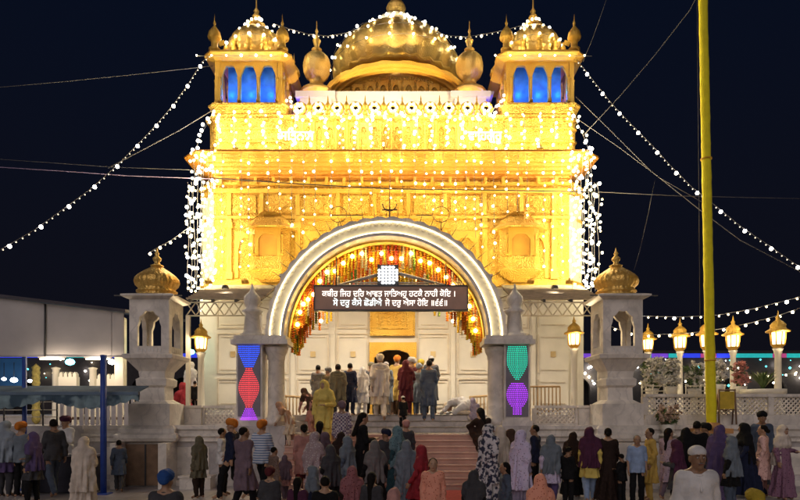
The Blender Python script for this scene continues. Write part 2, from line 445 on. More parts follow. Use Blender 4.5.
# pilasters and blind panels on the gilded face
for x in (-6.05, -4.9, -3.62, -2.2, -.9, .3, 1.6, 3.0, 4.3, 5.45):
    g = MB(); g.box(x-.09, x+.09, BY-.08, BY-.001, ZW+.25, 8.84); g.box(x-.13, x+.13, BY-.12, BY-.001, 8.5, 8.7); g.box(x-.13, x+.13, BY-.12, BY-.001, ZW+.25, ZW+.5)
    g.box(x-.07, x+.07, BY-.07, BY-.001, 8.97, 9.74)
    g.build('pilaster', GOLD_PLAIN, uw)
xs = [-6.05, -4.9, -3.62, -2.2, -.9, .3, 1.6, 3.0, 4.3, 5.45]
for i in range(9):
    a, b_ = xs[i]+.2, xs[i+1]-.2
    g = MB(); g.box(a, b_, BY-.045, BY-.001, 9.05, 9.66); g.prism([((a+b_)/2-.25, 9.35), ((a+b_)/2, 9.12), ((a+b_)/2+.25, 9.35), ((a+b_)/2, 9.58)], BY-.08, BY-.046)
    g.build('frieze_panel', GOLD, uw)
    if i in (1, 7): continue
    g = MB(); c = (a+b_)/2; g.archplate(a, b_, ZW+.3, 8.4, c, (b_-a)/2-.12, 7.75, 8.2, BY-.05, BY-.001, foil=5)
    g.build('blind_arch', GOLD_PLAIN, uw)
# projecting bay windows
for cx_, lab in ((X(269,21.6), 'l'), (X(520,21.6), 'r')):
    g = MB(); hw = .72; y0 = BY-.6
    ft = [(cx_-hw+.25, y0), (cx_+hw-.25, y0), (cx_+hw, y0+.3), (cx_+hw, BY-.002), (cx_-hw, BY-.002), (cx_-hw, y0+.3)]
    z0, z1 = Z(268, 21.4), Z(214, 21.4)
    g.sweep(ft, [(-.45, z0-.45), (-.2, z0-.25), (.06, z0-.05), (.06, z0)])
    g.sweep(ft, [(0, z0), (0, z0+.42)]); g.sweep(ft, [(-.03, z0+.421), (-.03, z1-.45)]); g.sweep(ft, [(.0, z1-.45), (.22, z1-.50), (.24, z1-.46), (.02, z1-.3), (-.05, z1-.15), (-.3, z1+.05), (-.5, z1+.12)])
    bw = g.build('bay_window', GOLD, bld)
    for k in (-1, 0, 1):
        x = cx_+k*.47
        if k == 0:
            g = MB(); g.archplate(x-.45, x+.45, z0+.43, z1-.47, x, .32, z0+.98, z0+1.2, y0-.03, y0+.02, foil=3); g.build('window_frame', GOLD_PLAIN, bw)
            g = MB(); g.box(x-.31, x+.31, y0+.022, y0+.028, z0+.45, z0+1.18); g.build('shutter', mat('amber_shutter', (.55,.27,.04), .4, .3), bw)
        else:
            g = MB(); g.lathe([(.001,0),(.06,0),(.06,.06),(.035,.1),(.03,.6),(.05,.68),(.06,.72),(.001,.73)], (cx_+k*.5, y0+.0, z0+.43), 12); g.build('column', GOLD_PLAIN, bw)
# chhajja cornice
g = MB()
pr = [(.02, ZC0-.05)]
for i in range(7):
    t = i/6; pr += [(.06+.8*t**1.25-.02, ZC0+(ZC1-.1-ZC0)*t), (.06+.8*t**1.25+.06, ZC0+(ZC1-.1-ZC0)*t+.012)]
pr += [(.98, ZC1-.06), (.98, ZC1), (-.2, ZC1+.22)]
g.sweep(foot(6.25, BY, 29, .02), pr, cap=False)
g.build('cornice', gold_mat('shaded_gilt', (.56,.25,.035), .38, .4, 7, .3), bld)  # gilt darkened in its colour to stand for the unlit overhang
x = BX-6.0
while x < BX+6.0:
    g = MB(); g.prism([(x-.05, ZC0-.25), (x+.05, ZC0-.25), (x+.05, ZC0-.02), (x-.05, ZC0-.02)], BY-.3, BY-.11); x += .62
    g.build('bracket', GOLD_PLAIN, bld)
# upper storey
ZU1 = Z(120, BY)
FU = foot(6.55, BY, 28.5, .3)
g = MB(); g.sweep(FU, [(-.02, ZC1+.16), (-.02, ZU1), (.12, ZU1+.03), (.14, ZU1+.12), (.02, ZU1+.16), (-.3, ZU1+.17)])
us = g.build('upper_storey', GOLD, bld)
for i in range(19):
    x = BX-3.55+i*(7.1/18)
    g = MB(); g.box(x-.045, x+.045, BY-.06, BY+.015, ZC1+.3, ZU1-.05); g.build('pilaster', GOLD_PLAIN, us)
    if i < 18:
        xc = x+7.1/36
        g = MB(); g.archplate(xc-.14, xc+.14, ZC1+.3, ZU1-.1, xc, .1, ZU1-.45, ZU1-.25, BY-.03, BY+.015); g.build('blind_arch', GOLD_PLAIN, us)
# parapet rosettes with small pinnacles between
zr = ZU1+.17
for i in range(11):
    x = X(300, BY)+i*(X(486, BY)-X(300, BY))/10
    g = MB(); M_ = Matrix.Translation((x, BY-.02, zr+.22)) @ Matrix.Rotation(R(90), 4, 'X'); g.M = M_
    g.lathe([(.10,-.05),(.22,-.05),(.25,0),(.22,.05),(.10,.05),(.10,-.05)], (0,0,0), 20, rib=.12, nrib=12); g.build('rosette', GOLD_PLAIN, us)
    if i < 10:
        x2 = x+(X(486, BY)-X(300, BY))/20
        g = MB(); g.lathe([(.001,0),(.09,0),(.09,.12),(.05,.16),(.11,.26),(.11,.33),(.04,.45),(.02,.52),(.03,.56),(.001,.72)], (x2, BY, zr), 12); g.build('pinnacle', GOLD_PLAIN, us)

# lilac-white terrace storey behind the parapet
zt0, zt1 = Z(120, 24), Z(98, 24)
FT = [(X(304,24), 24), (X(486,24), 24), (X(486,24), 28.3), (X(304,24), 28.3)]
g = MB(); g.sweep(FT, [(0, ZU1+.1), (0, zt1-.1), (.25, zt1), (.28, zt1+.12), (-.2, zt1+.2)])
tr = g.build('roof_storey', LILAC, bld)
for i in range(9):
    g = MB(); x = X(310,24)+i*(X(480,24)-X(310,24))/8
    g.box(x-.05, x+.05, 23.95, 23.999, ZU1+.2, zt1-.15)
    g.build('pilaster', LILAC, tr)
# curved bangla roof
bc = X(396, 24); bh = X(466, 24)-bc; zb0 = Z(97, 24)+.1; zb1 = Z(66, 24)
def arcpts(hw, rise, z0, n=28): return [(bc-hw*math.cos(math.pi*i/n*.86+math.pi*.07)/math.cos(math.pi*.07), z0+rise*(math.sin(math.pi*i/n*.86+math.pi*.07)-math.sin(math.pi*.07))/(1-math.sin(math.pi*.07))) for i in range(n+1)]
g = MB()
g.prism([(bc-bh*.9, zb0)] + arcpts(bh*.9, (zb1-zb0)*.82, zb0+.02)[1:-1] + [(bc+bh*.9, zb0)], 24.3, 27.5)
vr = g.build('curved_gable', GOLD, bld)
for k, (s, y0) in enumerate(((1.0, 23.75), (.95, 23.95), (.89, 24.12))):
    g = MB(); o_ = arcpts(bh*s, (zb1-zb0)*s, zb0+.03); i_ = arcpts(bh*(s-.05), (zb1-zb0)*(s-.08), zb0+.03)
    wav = lambda pts, a: [(x, z+a*abs(math.sin(j*.9))) for j, (x, z) in enumerate(pts)]
    g.prism(wav(o_, .07 if k == 0 else .03) + list(reversed(i_)), y0, 27.5+.01*k)
    g.build('curved_eave', GOLD_PLAIN, vr)
g = MB()
for i in range(9):
    x = bc+(i-4)*.5; zt = zb0+(zb1-zb0)*.62*math.sqrt(max(0, 1-((x-bc)/(bh*.9))**2))
    if zt > zb0+.25: g.archplate(x-.2, x+.2, zb0+.02, zt, x, .13, zb0+.3*(zt-zb0), zb0+.75*(zt-zb0), 24.24, 24.299)
g.build('arcade_relief', GOLD_PLAIN, vr)
# main ribbed dome
dxc, dyc = X(396, 26.5), 26.5; dr_ = 2.62; zd = Z(90, 26.5)
g = MB()
prof = [(.001, -.6), (2.3, -.6), (2.35, -.1), (2.45, .1), (2.62, .5), (2.66, .85), (2.58, 1.1), (2.38, 1.42), (2.08, 1.75), (1.70, 2.04), (1.28, 2.29), (.92, 2.5), (.62, 2.74), (.001, 2.76)]
g.lathe(prof, (dxc, dyc, zd), 120, rib=.05, nrib=20)
dm = g.build('main_dome', GOLD_DOME, bld)
g = MB(); g.lathe([(.001,0),(2.5,0),(2.62,.1),(2.62,.2),(2.4,.26),(.001,.28)], (dxc, dyc, zd-.1), 60, rib=.06, nrib=30); g.build('lotus_band', GOLD_PLAIN, dm)
zk = zd+2.72
g = MB(); g.lathe([(.001,0),(.62,0),(.80,.05),(.72,.18),(.52,.3),(.32,.4),(.25,.45),(.001,.46)], (dxc, dyc, zk), 48, rib=.14, nrib=16); g.build('lotus_cap', mat('white_lit_gilt', (.88,.74,.38)), dm)  # cap colour made pale to stand for white light on it
g = MB(); g.lathe([(.001,0),(.22,0),(.34,.12),(.42,.32),(.34,.5),(.18,.62),(.26,.75),(.30,.9),(.2,1.05),(.1,1.15),(.14,1.3),(.06,1.5),(.02,2.0),(.001,2.1)], (dxc, dyc, zk+.44), 24); g.build('finial', GOLD_DOME, dm)
# petal ring under the dome crown
for i in range(20):
    g = MB(); a = 2*math.pi*i/20; c = Vector((dxc+2.5*math.cos(a), dyc+2.5*math.sin(a), zd+.3))
    g.M = Matrix.Translation(c) @ Matrix.Rotation(a, 4, 'Z'); g.lathe([(.001,-.1),(.16,0),(.2,.15),(.1,.4),(.001,.55)], (0,0,0), 8, sx=.5)
    g.build('petal', GOLD_PLAIN, dm)
# flanking bulb kiosks on the roof
for px in (316, 470):
    c = (X(px, 23.6), 23.8, Z(94, 23.6)); g = MB()
    g.lathe([(.001,0),(.62,0),(.66,.1),(.6,.2),(.34,.3),(.30,.42),(.24,.5),(.28,.62),(.42,.75),(.50,.95),(.52,1.2),(.46,1.45),(.3,1.62),(.14,1.72),(.001,1.74)], c, 48, rib=.05, nrib=16)
    kb = g.build('bulb_turret', GOLD_DOME, bld)
    g = MB(); g.lathe([(.001,0),(.14,0),(.20,.08),(.08,.18),(.12,.32),(.16,.42),(.06,.55),(.03,.7),(.06,.78),(.02,.9),(.015,1.15),(.001,1.2)], (c[0], c[1], c[2]+1.72), 16); g.build('finial', GOLD_DOME, kb)
    g = MB(); g.box(c[0]-.75, c[0]+.75, 23.7-.35, 24.6, c[2]-.22, c[2]); g.box(c[0]-.6, c[0]+.6, 23.5, 24.5, ZU1+.2, c[2]-.22); g.build('plinth', LILAC, kb)
# corner towers
def tower(cx_, hx):
    y0 = BY-.12; ft = foot(hx, y0, y0+2*hx, .12, cx_)
    zb = ZC1+.1; z1 = Z(104, 21.8); z2 = Z(56, 21.8)
    g = MB(); g.sweep(ft, [(0, zb), (0, z1-.3), (.06, z1-.28), (.1, z1-.1), (.17, z1-.06), (.17, z1), (.05, z1+.02)])
    for z in (zb+.5, zb+.95, z1-.55, z1-.42): g.sweep(ft, [(0, z), (.05, z+.01), (.05, z+.07), (0, z+.08)], cap=False)
    t = g.build('tower', GOLD, bld)
    zo0, zs, za, zt = z1+.02, Z(74, 21.8), Z(62, 21.8), z2-.12
    for k in range(4):
        g = MB(); g.M = Matrix.Translation((cx_, y0+hx, 0)) @ Matrix.Rotation(k*math.pi/2, 4, 'Z')
        b = hx-.06; w3 = (2*b-.36)/3
        g.box(-b, -b+.18, -b, -b+.16, zo0, zt); g.box(b-.18, b, -b, -b+.159, zo0+.001, zt-.001) if False else None
        for q in range(3):
            xa = -b+.18+q*w3; g.archplate(xa, xa+w3, zo0, zt, xa+w3/2, w3/2-.06, zs, za, -b+.02, -b+.13, foil=3, sill=zo0+.12)
        g.build('arcade', GOLD_PLAIN, t)
        for q in range(4):
            g = MB(); g.M = Matrix.Translation((cx_, y0+hx, 0)) @ Matrix.Rotation(k*math.pi/2, 4, 'Z')
            xa = -b+.18+q*w3; g.lathe([(.001,0),(.07,0),(.07,.08),(.045,.14),(.045,.75),(.07,.85),(.001,.86)], (xa, -b-.02, zo0+.12), 10)
            g.build('colonnette', GOLD_PLAIN, t)
    g = MB(); g.box(cx_-.82, cx_+.82, y0+hx-.82, y0+hx+.82, zo0, zt); g.build('added_core', mat('blue_glow_plaster', (.06,.34,.92), .6, 0, .35, 4), t)  # core added to catch the blue lamps, blue glow put into its colour
    g = MB(); g.sweep(ft, [(-.05, zt), (.02, zt+.001), (.24, z2-.02), (.30, z2+.03), (.28, z2+.1), (-.05, z2+.3), (-.3, z2+.32)])
    g.build('eave', GOLD_PLAIN, t)
    # dome: drum with small turrets round a ribbed onion
    zc = z2+.3; c = (cx_, y0+hx, zc)
    g = MB(); g.lathe([(.001,0),(1.0,0),(1.02,.3),(1.1,.36),(1.0,.42),(.98,.5),(1.0,.7),(.94,.9),(.78,1.12),(.55,1.32),(.3,1.48),(.18,1.56),(.001,1.58)], c, 64, rib=.08, nrib=16)
    dmo = g.build('dome', GOLD_DOME, t)
    for i in range(12):
        a = 2*math.pi*i/12; g = MB(); g.lathe([(.001,0),(.1,0),(.1,.22),(.05,.27),(.11,.36),(.09,.45),(.03,.54),(.001,.66)], (cx_+1.12*math.cos(a), y0+hx+1.12*math.sin(a), zc), 10)
        g.build('small_turret', GOLD_PLAIN, t)
    g = MB(); g.lathe([(.001,0),(.3,0),(.34,.06),(.2,.14),(.1,.2),(.16,.3),(.16,.38),(.07,.48),(.1,.58),(.03,.7),(.02,1.05),(.001,1.1)], (cx_, y0+hx, zc+1.55), 16); g.build('finial', GOLD_DOME, t)
    for sx in (-1, 1):
        for sy in (-1, 1):
            q = (cx_+sx*(hx-.05), y0+hx+sy*(hx-.05), zc-.08)
            g = MB(); g.lathe([(.001,0),(.2,0),(.2,.1),(.12,.14),(.12,.4),(.22,.44),(.24,.5),(.2,.68),(.1,.82),(.03,.92),(.05,1.0),(.02,1.1),(.001,1.35)], q, 16); g.build('corner_turret', GOLD_PLAIN, t)
    for k in range(4):
        a = k*math.pi/2
        for q in (-.72, 0, .72):
            v = Matrix.Rotation(a, 3, 'Z') @ Vector((q, -(hx-.32), 0))
            point(bld, (cx_+v.x, y0+hx+v.y, zo0+.55), 34 if k == 0 else 18, (.02, .16, 1) if k == 0 else (.12, .06, 1), .05)
TL, TR = X(251, 22.3), X(538, 22.3)
tower(TL, 1.25); tower(TR, 1.25)

# ------------------------------------------------------------------ porch roofs either side of the arch
def porch(xa, xb, xoff, label):
    d0 = 19.5; x0, x1 = X(xa, d0), X(xb, d0)
    r = empty('porch_roof', ((x0+x1)/2, 20.5, P2), label, 'porch roof')
    zf, zbk = Z(299, d0), Z(287, BY-.15)
    ns = 11
    for i in range(ns):
        t = i/(ns-1); y = d0+(BY-.25-d0)*t; z = zf+(zbk-zf)*t
        g = MB(); g.box(x0, x1, y, y+.17, z, z+.05); g.build('slat', PEWTER, r)
    g = MB()
    for x in np.linspace(x0+.1, x1-.1, 4):
        g.add([(x-.04,d0,zf-.1),(x+.04,d0,zf-.1),(x+.04,BY-.11,zbk-.1),(x-.04,BY-.11,zbk-.1),(x-.04,d0,zf-.005),(x+.04,d0,zf-.005),(x+.04,BY-.11,zbk-.005),(x-.04,BY-.11,zbk-.005)], [(3,2,1,0),(4,5,6,7),(0,1,5,4),(1,2,6,5),(2,3,7,6),(3,0,4,7)])
    g.build('rafter', DARKMET, r)
    # zigzag lattice under the eave
    g = MB(); zt, zl = zf-.1, zf-.52
    g.tube([(x0,d0+.03,zt),(x1,d0+.03,zt)], .025); g.tube([(x0,d0+.03,zl),(x1,d0+.03,zl)], .025)
    nz = max(4, int((x1-x0)/.28)); pts = []
    for i in range(nz+1): 
        x = x0+(x1-x0)*i/nz; pts.append((x, d0+.03, zt if i % 2 else zl))
    for i in range(nz): g.tube([pts[i], pts[i+1]], .02); g.tube([(pts[i][0], d0+.035, zl if i % 2 else zt), (pts[i+1][0], d0+.035, zt if i % 2 else zl)], .02)
    g.build('lattice_truss', mat('lattice_metal', (.62,.55,.42), .5, .2), r)
    for x in (x0+.06, x1-.06):
        g = MB(); g.box(x-.06, x+.06, d0-.03, d0+.09, P2 if True else 0, zl); g.build('post', MARBLE_WARM, r)
porch(186, 262, 0, 'sloping slatted porch roof with lattice truss left of the arch')
porch(514, 602, 0, 'sloping slatted porch roof with lattice truss right of the arch')
# low brown railing screens behind the piers
for a, b_, lb in ((530, 560, 'row of thin wooden rails by the marble wall, right of the arch'), (272, 300, 'slanting wooden handrail left of the doorway crowd'), (470, 498, 'slanting wooden handrail right of the doorway crowd')):
    g = MB(); d = 19.6; x0, x1 = X(a,d), X(b_,d)
    sl_ = 0 if a == 530 else (.25 if a == 272 else -.25)
    hh = .9 if a == 530 else .6
    for i in range(9):
        t = i/8; x = x0+(x1-x0)*t; y = d if a == 530 else 18.4+ (t if a == 272 else 1-t)*2.4
        x = x if a == 530 else (X(a+(b_-a)*t, y))
        g.tube([(x,y,P2-.02 if y > 19.3 else P2-.35),(x,y,P2+hh)], .022)
    if a == 530: g.tube([(x0,d,P2+hh),(x1,d,P2+hh)], .035); g.tube([(x0,d,P2+.15),(x1,d,P2+.15)], .03)
    else:
        pp = [(X(a+(b_-a)*t, 18.4+(t if a == 272 else 1-t)*2.4), 18.4+(t if a == 272 else 1-t)*2.4, P2+hh) for t in np.linspace(0,1,9)]
        g.tube(pp, .04)
    g.thing('railing', mat('varnished_rail', (.42,.27,.12), .45), lb, 'railing')

# ------------------------------------------------------------------ entrance arch
AD = 17.4; AX = X(386, AD); AZ = Z(338, AD); RO = 3.40; RI = 2.86; RZ = 1.0
arch = empty('entrance_arch', (AX, AD, T1), 'white semicircular arch with scalloped rim and glowing inner band on marble piers', 'arch')
def arcline(r, a0=0, a1=180, n=72, sc=0, ns=40):
    out = []
    for i in range(n+1):
        a = R(a0+(a1-a0)*i/n); k = r + sc*abs(math.sin(a*ns/2))
        out.append((AX-k*math.cos(a), AZ+k*math.sin(a)))
    return out
def ring(ro, ri, y0, y1, sc=0, ns=36, n=144):
    g = MB(); o = arcline(ro, n=n, sc=sc, ns=ns); i_ = arcline(ri, n=n)
    vs = [(x,y0,z) for x,z in o]+[(x,y0,z) for x,z in i_]+[(x,y1,z) for x,z in o]+[(x,y1,z) for x,z in i_]
    m = n+1; fs = []
    for k in range(n): fs += [(k,k+1,m+k+1,m+k),(2*m+k+1,2*m+k,3*m+k,3*m+k+1),(k+1,k,2*m+k,2*m+k+1),(m+k,m+k+1,3*m+k+1,3*m+k)]
    fs += [(0,m,3*m,2*m),(n,2*m+n,3*m+n,m+n)]
    g.add(vs, fs); return g
ring(RO-.05, RO-.13, AD-.05, AD+.35, sc=.055, ns=52).build('scalloped_rim', MARBLE, arch)
ring(RO-.131, RI+.081, AD+.02, AD+.35).build('trough', mat('glowing_trough', (.85,.8,.66), .6), arch)
ring(RI+.08, RI, AD-.06, AD+.40).build('inner_rim', MARBLE, arch)
ring(RO-.135, RO-.16, AD-.07, AD-.03).build('led_strip', mat('warm_led_strip', (.9,.85,.7), .4, emit=(1,.82,.46), es=4.2), arch)
ring(RI+.11, RI+.085, AD-.05, AD-.01).build('led_strip', mat('warm_led_strip', (.9,.85,.7)), arch)
g = ring(RO-.165, RO-.24, AD-.01, AD+.019, sc=0); g = MB()
for i in range(52):
    a = math.pi*(i+.5)/52; rr = RO-.135; g = MB(); g.M = Matrix.Translation((AX-rr*math.cos(a), AD+.0, AZ+rr*math.sin(a))) @ Matrix.Rotation(-(math.pi/2-a), 4, 'Y')
    g.prism([(-.085,-.002),(-.06,-.07),(0,-.105),(.06,-.07),(.085,-.002)], -.018, .018); g.build('scallop', MARBLE, arch)
# black spikes round the rim and scrolls on top
for i in range(29):
    g = MB(); a = R(14+152*i/28); r0 = RO+.02; r1 = RO+.34
    g.tube([(AX-r0*math.cos(a), AD+.1, AZ+r0*math.sin(a)), (AX-r1*math.cos(a), AD+.1, AZ+r1*math.sin(a))], .013, 6, .005)
    g.build('rim_spike', WOOD, arch)
g = MB(); zt = AZ+RO-.02
g.tube([(AX+.1, AD+.1, zt), (AX+.1, AD+.1, zt+.95)], .022, 8, .008); g.tube([(AX-.12,AD+.1,zt+.25),(AX+.32,AD+.1,zt+.25)], .02); g.tube([(AX+.1-.2*math.cos(R(k)),AD+.1,zt+.42-.2*math.sin(R(k))) for k in range(0,181,15)], .018)
g.build('crest', WOOD, arch)
for sx in (-1, 1):
    g = MB(); c = AX+.1+sx*1.45; zc = zt+.12
    g.tube([(c+.24*math.cos(R(k)), AD+.1, zc+.22*math.sin(R(k))) for k in range(0,361,20)], .009); g.tube([(c-.26,AD+.1,zc-.02),(c+.7*-sx,AD+.1,zc-.02)], .014); g.tube([(c,AD+.1,zc-.45),(c,AD+.1,zc-.22)], .014)
    g.build('scroll', WOOD, arch)
# piers: LED face pier + round column + slab + small kiosk
def pier(sgn, pxl, pxc, label_led):
    cxl, cxc = X(pxl, AD), X(pxc, AD)
    zt = Z(345, AD)
    g = MB(); g.box(cxl-.36, cxl+.36, AD-.15, AD+.57, T1, zt); g.box(cxl-.42, cxl+.42, AD-.21, AD+.63, T1, T1+.14)
    p = g.build('pier', MARBLE, arch)
    g = MB(); g.lathe([(.001,T1),(.34,T1),(.34,T1+.16),(.26,T1+.24),(.245,T1+.3),(.225,zt-.42),(.25,zt-.38),(.25,zt-.3),(.3,zt-.2),(.34,zt-.06),(.001,zt-.001)], (cxc, AD+.2, 0), 32); g.build('column', MARBLE, arch)
    x0, x1 = min(cxl-.48, cxc-.4), max(cxl+.48, cxc+.4)
    g = MB(); g.box(x0, x1, AD-.3, AD+.72, zt, zt+.13); g.box(x0+.06, x1-.06, AD-.24, AD+.66, zt+.131, zt+.24); g.build('capital_slab', MARBLE, arch)
    # springing block and small white kiosk with bud finial
    zb = zt+.24; c = (cxl, AD+.2, zb)
    g = MB(); g.lathe([(.001,0),(.34,0),(.34,.08),(.26,.12),(.24,.2),(.2,.62),(.26,.68),(.30,.74),(.2,.80),(.18,.9),(.24,1.02),(.22,1.15),(.1,1.28),(.05,1.36),(.02,1.5),(.001,1.52)], c, 32); g.build('small_turret', MARBLE, arch)
    xb = AX + sgn*(RI+RO)/2
    g = MB(); g.box(xb-.29, xb+.29, AD-.1, AD+.38, zb, AZ-.003); g.build('springer', MARBLE, arch)
    g = MB(); g.box(cxl-.31, cxl+.31, AD-.175, AD-.151, T1+.25, zt-.04); sc = g.build('led_screen', mat('screen_grey', (.20,.18,.22), .4), arch)
    return cxl, zt, sc
def leds(sc, cx_, y, rows, name, col, es):
    m = mat(name, col, .4, emit=col, es=es); g = MB()
    zs_ = [q[0] for q in rows]; g.box(cx_-.002, cx_+.002, y-.0038, y-.001, min(zs_), max(zs_))
    for z, hw in rows:
        g.box(cx_-hw, cx_+hw, y-.0035, y-.0008, z-.002, z+.002)
        n_ = max(1, int(hw*2/.052))
        for k in range(n_+1):
            x = cx_ + (-hw + 2*hw*k/n_); g.box(x-.014, x+.014, y-.02, y-.0006, z-.013, z+.013)
    return g.build('led_pattern', m, sc)
cxl, zt, sc = pier(-1, 250.5, 275, '')
zz = lambda py: Z(py, AD)
yy = AD-.175
leds(sc, cxl, yy, [(zz(347+i*2.0), .28-.22*max(0, (i-3)/9)**1.0) for i in range(11)], 'blue_led', (.02,.10,1.0), 1.5)
leds(sc, cxl, yy, [(zz(369+i*2.0), .07+.20*math.sin(math.pi*min(1, max(0, i/19)))**1.5) for i in range(20)], 'red_led', (1.0,.07,.09), 1.2)
leds(sc, cxl, yy, [(zz(409+i*2.0), .09+.2*(i/8)) for i in range(8)], 'violet_led', (.50,.05,1.0), 1.3)
cxl, zt, sc = pier(1, 516, 497, '')
leds(sc, cxl, yy, [(zz(347.5+i*2.0), .27*math.sqrt(max(.05, 1-((i-6)/12)**2)) - (.0 if i < 9 else .016*(i-9))) for i in range(17)], 'teal_led', (.01,.62,.40), 1.3)
leds(sc, cxl, yy, [(zz(384+i*2.0), .10+.18*math.sin(math.pi*min(1, (i+1)/13))**.8) for i in range(16)], 'violet_led', (.50,.05,1.0), 1.3)

# hanging marigold strands under the arch
GC = {'orange': mat('orange_marigold', (.80,.22,.015), .8, 0, .3, 30), 'yellow': mat('yellow_marigold', (.85,.55,.03), .8, 0, .3, 30), 'green': mat('leaf_green', (.12,.22,.03), .8, 0, .3, 30), 'red': mat('red_rose', (.42,.03,.02), .8, 0, .3, 30), 'cream': mat('jasmine_cream', (.85,.75,.48), .8, 0, .2, 30)}
nG = 0
for row, (yd, cnt, l0) in enumerate(((18.1, 74, 1.0), (18.55, 62, 1.2), (19.0, 50, 1.3))):
    for i in range(cnt):
        t = (i+.5)/cnt; a = math.pi*(.04+.92*t); rr = RI-.03
        x = AX - rr*math.cos(a)*(.985); zt_ = AZ + rr*math.sin(a)
        ln = (l0*(.62+.38*math.sin(a)) + .35*random.random())*1.0
        zl = max(zt_-ln, AZ-.35)
        c1, c2 = random.choice([('orange','yellow'),('red','orange'),('yellow','orange'),('yellow','green'),('orange','orange'),('orange','orange'),('yellow','yellow'),('orange','yellow'),('yellow','orange'),('cream','orange'),('green','yellow'),('cream','yellow'),('orange','cream')])
        r = empty('marigold_garland', (x, yd, zl), f'{c1} {"and "+c2 if c1 != c2 else "flower"} strand, {ordinal(i+1)} from the left in the {["front","middle","back"][row]} row under the arch', 'garland', 'flower strands hanging under the arch')
        for part, (za, zb_), cc in (('flower_strand', (zl+(zt_-zl)*.45, zt_), c1), ('strand_end', (zl, zl+(zt_-zl)*.45-.002), c2)):
            prof = [(.001, za)]; z = za+.02
            rad = .046*(1+.3*random.random())
            while z < zb_-.03:
                prof += [(rad*.55, z-.018), (rad, z), (rad*.55, z+.018)]; z += .07
            prof.append((.001, zb_))
            g = MB(); g.lathe(prof, (x, yd, 0), 7); g.build(part, GC[cc], r)
# vault battens that carry the strands
g = ring(RI-.02, RI-.06, 17.78, 19.2); g.thing('vault_canopy', mat('ochre_cloth', (.55,.36,.08), .8), 'ochre cloth vault behind the arch carrying the flower strands', 'canopy')

# ------------------------------------------------------------------ LED message board with gable above it
SD = 17.82
sb = empty('message_board', (X(391,SD), SD, Z(309,SD)), 'long brown message board with two lines of lit Gurmukhi lettering above the doorway', 'sign')
x0, x1, z0, z1 = X(315,SD), X(467,SD), Z(309.5,SD), Z(286.5,SD)
g = MB(); g.box(x0, x1, SD, SD+.16, z0, z1); g.build('board', mat('sign_brown', (.17,.095,.07), .5, emit=(.28,.16,.12), es=.25), sb)
g = MB()
for a in ((x0-.03,x1+.03,z1,z1+.04),(x0-.03,x1+.03,z0-.04,z0),(x0-.03,x0,z0,z1),(x1,x1+.03,z0,z1)): g.box(a[0],a[1],SD-.03,SD+.17,a[2]+.0005,a[3]-.0005)
g.build('frame', DARKMET, sb)
for xp in (x0+.6, x1-.6): 
    g = MB(); g.tube([(xp, SD+.08, z1+.04), (xp, SD+.08, z1+1.1)], .02); g.build('hanger', DARKMET, sb)
def gur(s):
    s = list(s); i = 0
    while i < len(s):
        if s[i] == '\u0a3f': s[i-1], s[i] = s[i], s[i-1]
        i += 1
    return ''.join(s)
def text_mesh(body, width, height_scale=1.0):
    # filled letter faces plus a rounded outline that thickens them
    parts = []
    for fill, bev in (('FRONT', 0), ('NONE', .009)):
        cu = bpy.data.curves.new('lettering', 'FONT'); cu.body = gur(body); cu.align_x = 'CENTER'; cu.size = 1; cu.fill_mode = fill; cu.bevel_depth = bev; cu.bevel_resolution = 1
        o = bpy.data.objects.new('lettering', cu); COL.objects.link(o)
        bpy.context.view_layer.update()
        dg = bpy.context.evaluated_depsgraph_get(); me = bpy.data.meshes.new_from_object(o.evaluated_get(dg))
        parts.append(([v.co[:] for v in me.vertices], [tuple(p.vertices) for p in me.polygons]))
        bpy.data.objects.remove(o); bpy.data.curves.remove(cu); bpy.data.meshes.remove(me)
    vs = parts[0][0]+parts[1][0]; n0 = len(parts[0][0]); fs = parts[0][1]+[tuple(i+n0 for i in f) for f in parts[1][1]]
    A = np.array(vs); lo, hi = A.min(0), A.max(0); sx = width/(hi[0]-lo[0]); c = (lo[0]+hi[0])/2
    me = bpy.data.meshes.new('lettering'); me.from_pydata([((x-c)*sx, -z*sx, y*sx*height_scale) for x, y, z in vs], [], fs); me.update(); return me
TXT1 = mat('lit_letters', (.9,.85,.8), .4, emit=(1,.93,.84), es=1.5)
TXT2 = mat('lit_letters_cool', (.9,.95,1), .4, emit=(.85,1,.97), es=1.5)
for body, xa, xb, zbase, m in (('ਕਬੀਰ ਜਿਹ ਦਰਿ ਆਵਤ ਜਾਤਿਅਹੁ ਹਟਕੈ ਨਾਹੀ ਕੋਇ ।', 322, 455, 296.6, TXT1), ('ਸੋ ਦਰੁ ਕੈਸੇ ਛੋਡੀਐ', 333, 382, 305.8, TXT2), ('ਜੋ ਦਰੁ ਐਸਾ ਹੋਇ ॥੬੬॥', 385, 447, 305.8, TXT1)):
    me = text_mesh(body, X(xb,SD)-X(xa,SD), 1.12); me.materials.append(m)
    link_mesh('lettering', me, sb, Vector((X((xa+xb)/2,SD), SD-.012, Z(zbase,SD))) - ROOT[sb.name])
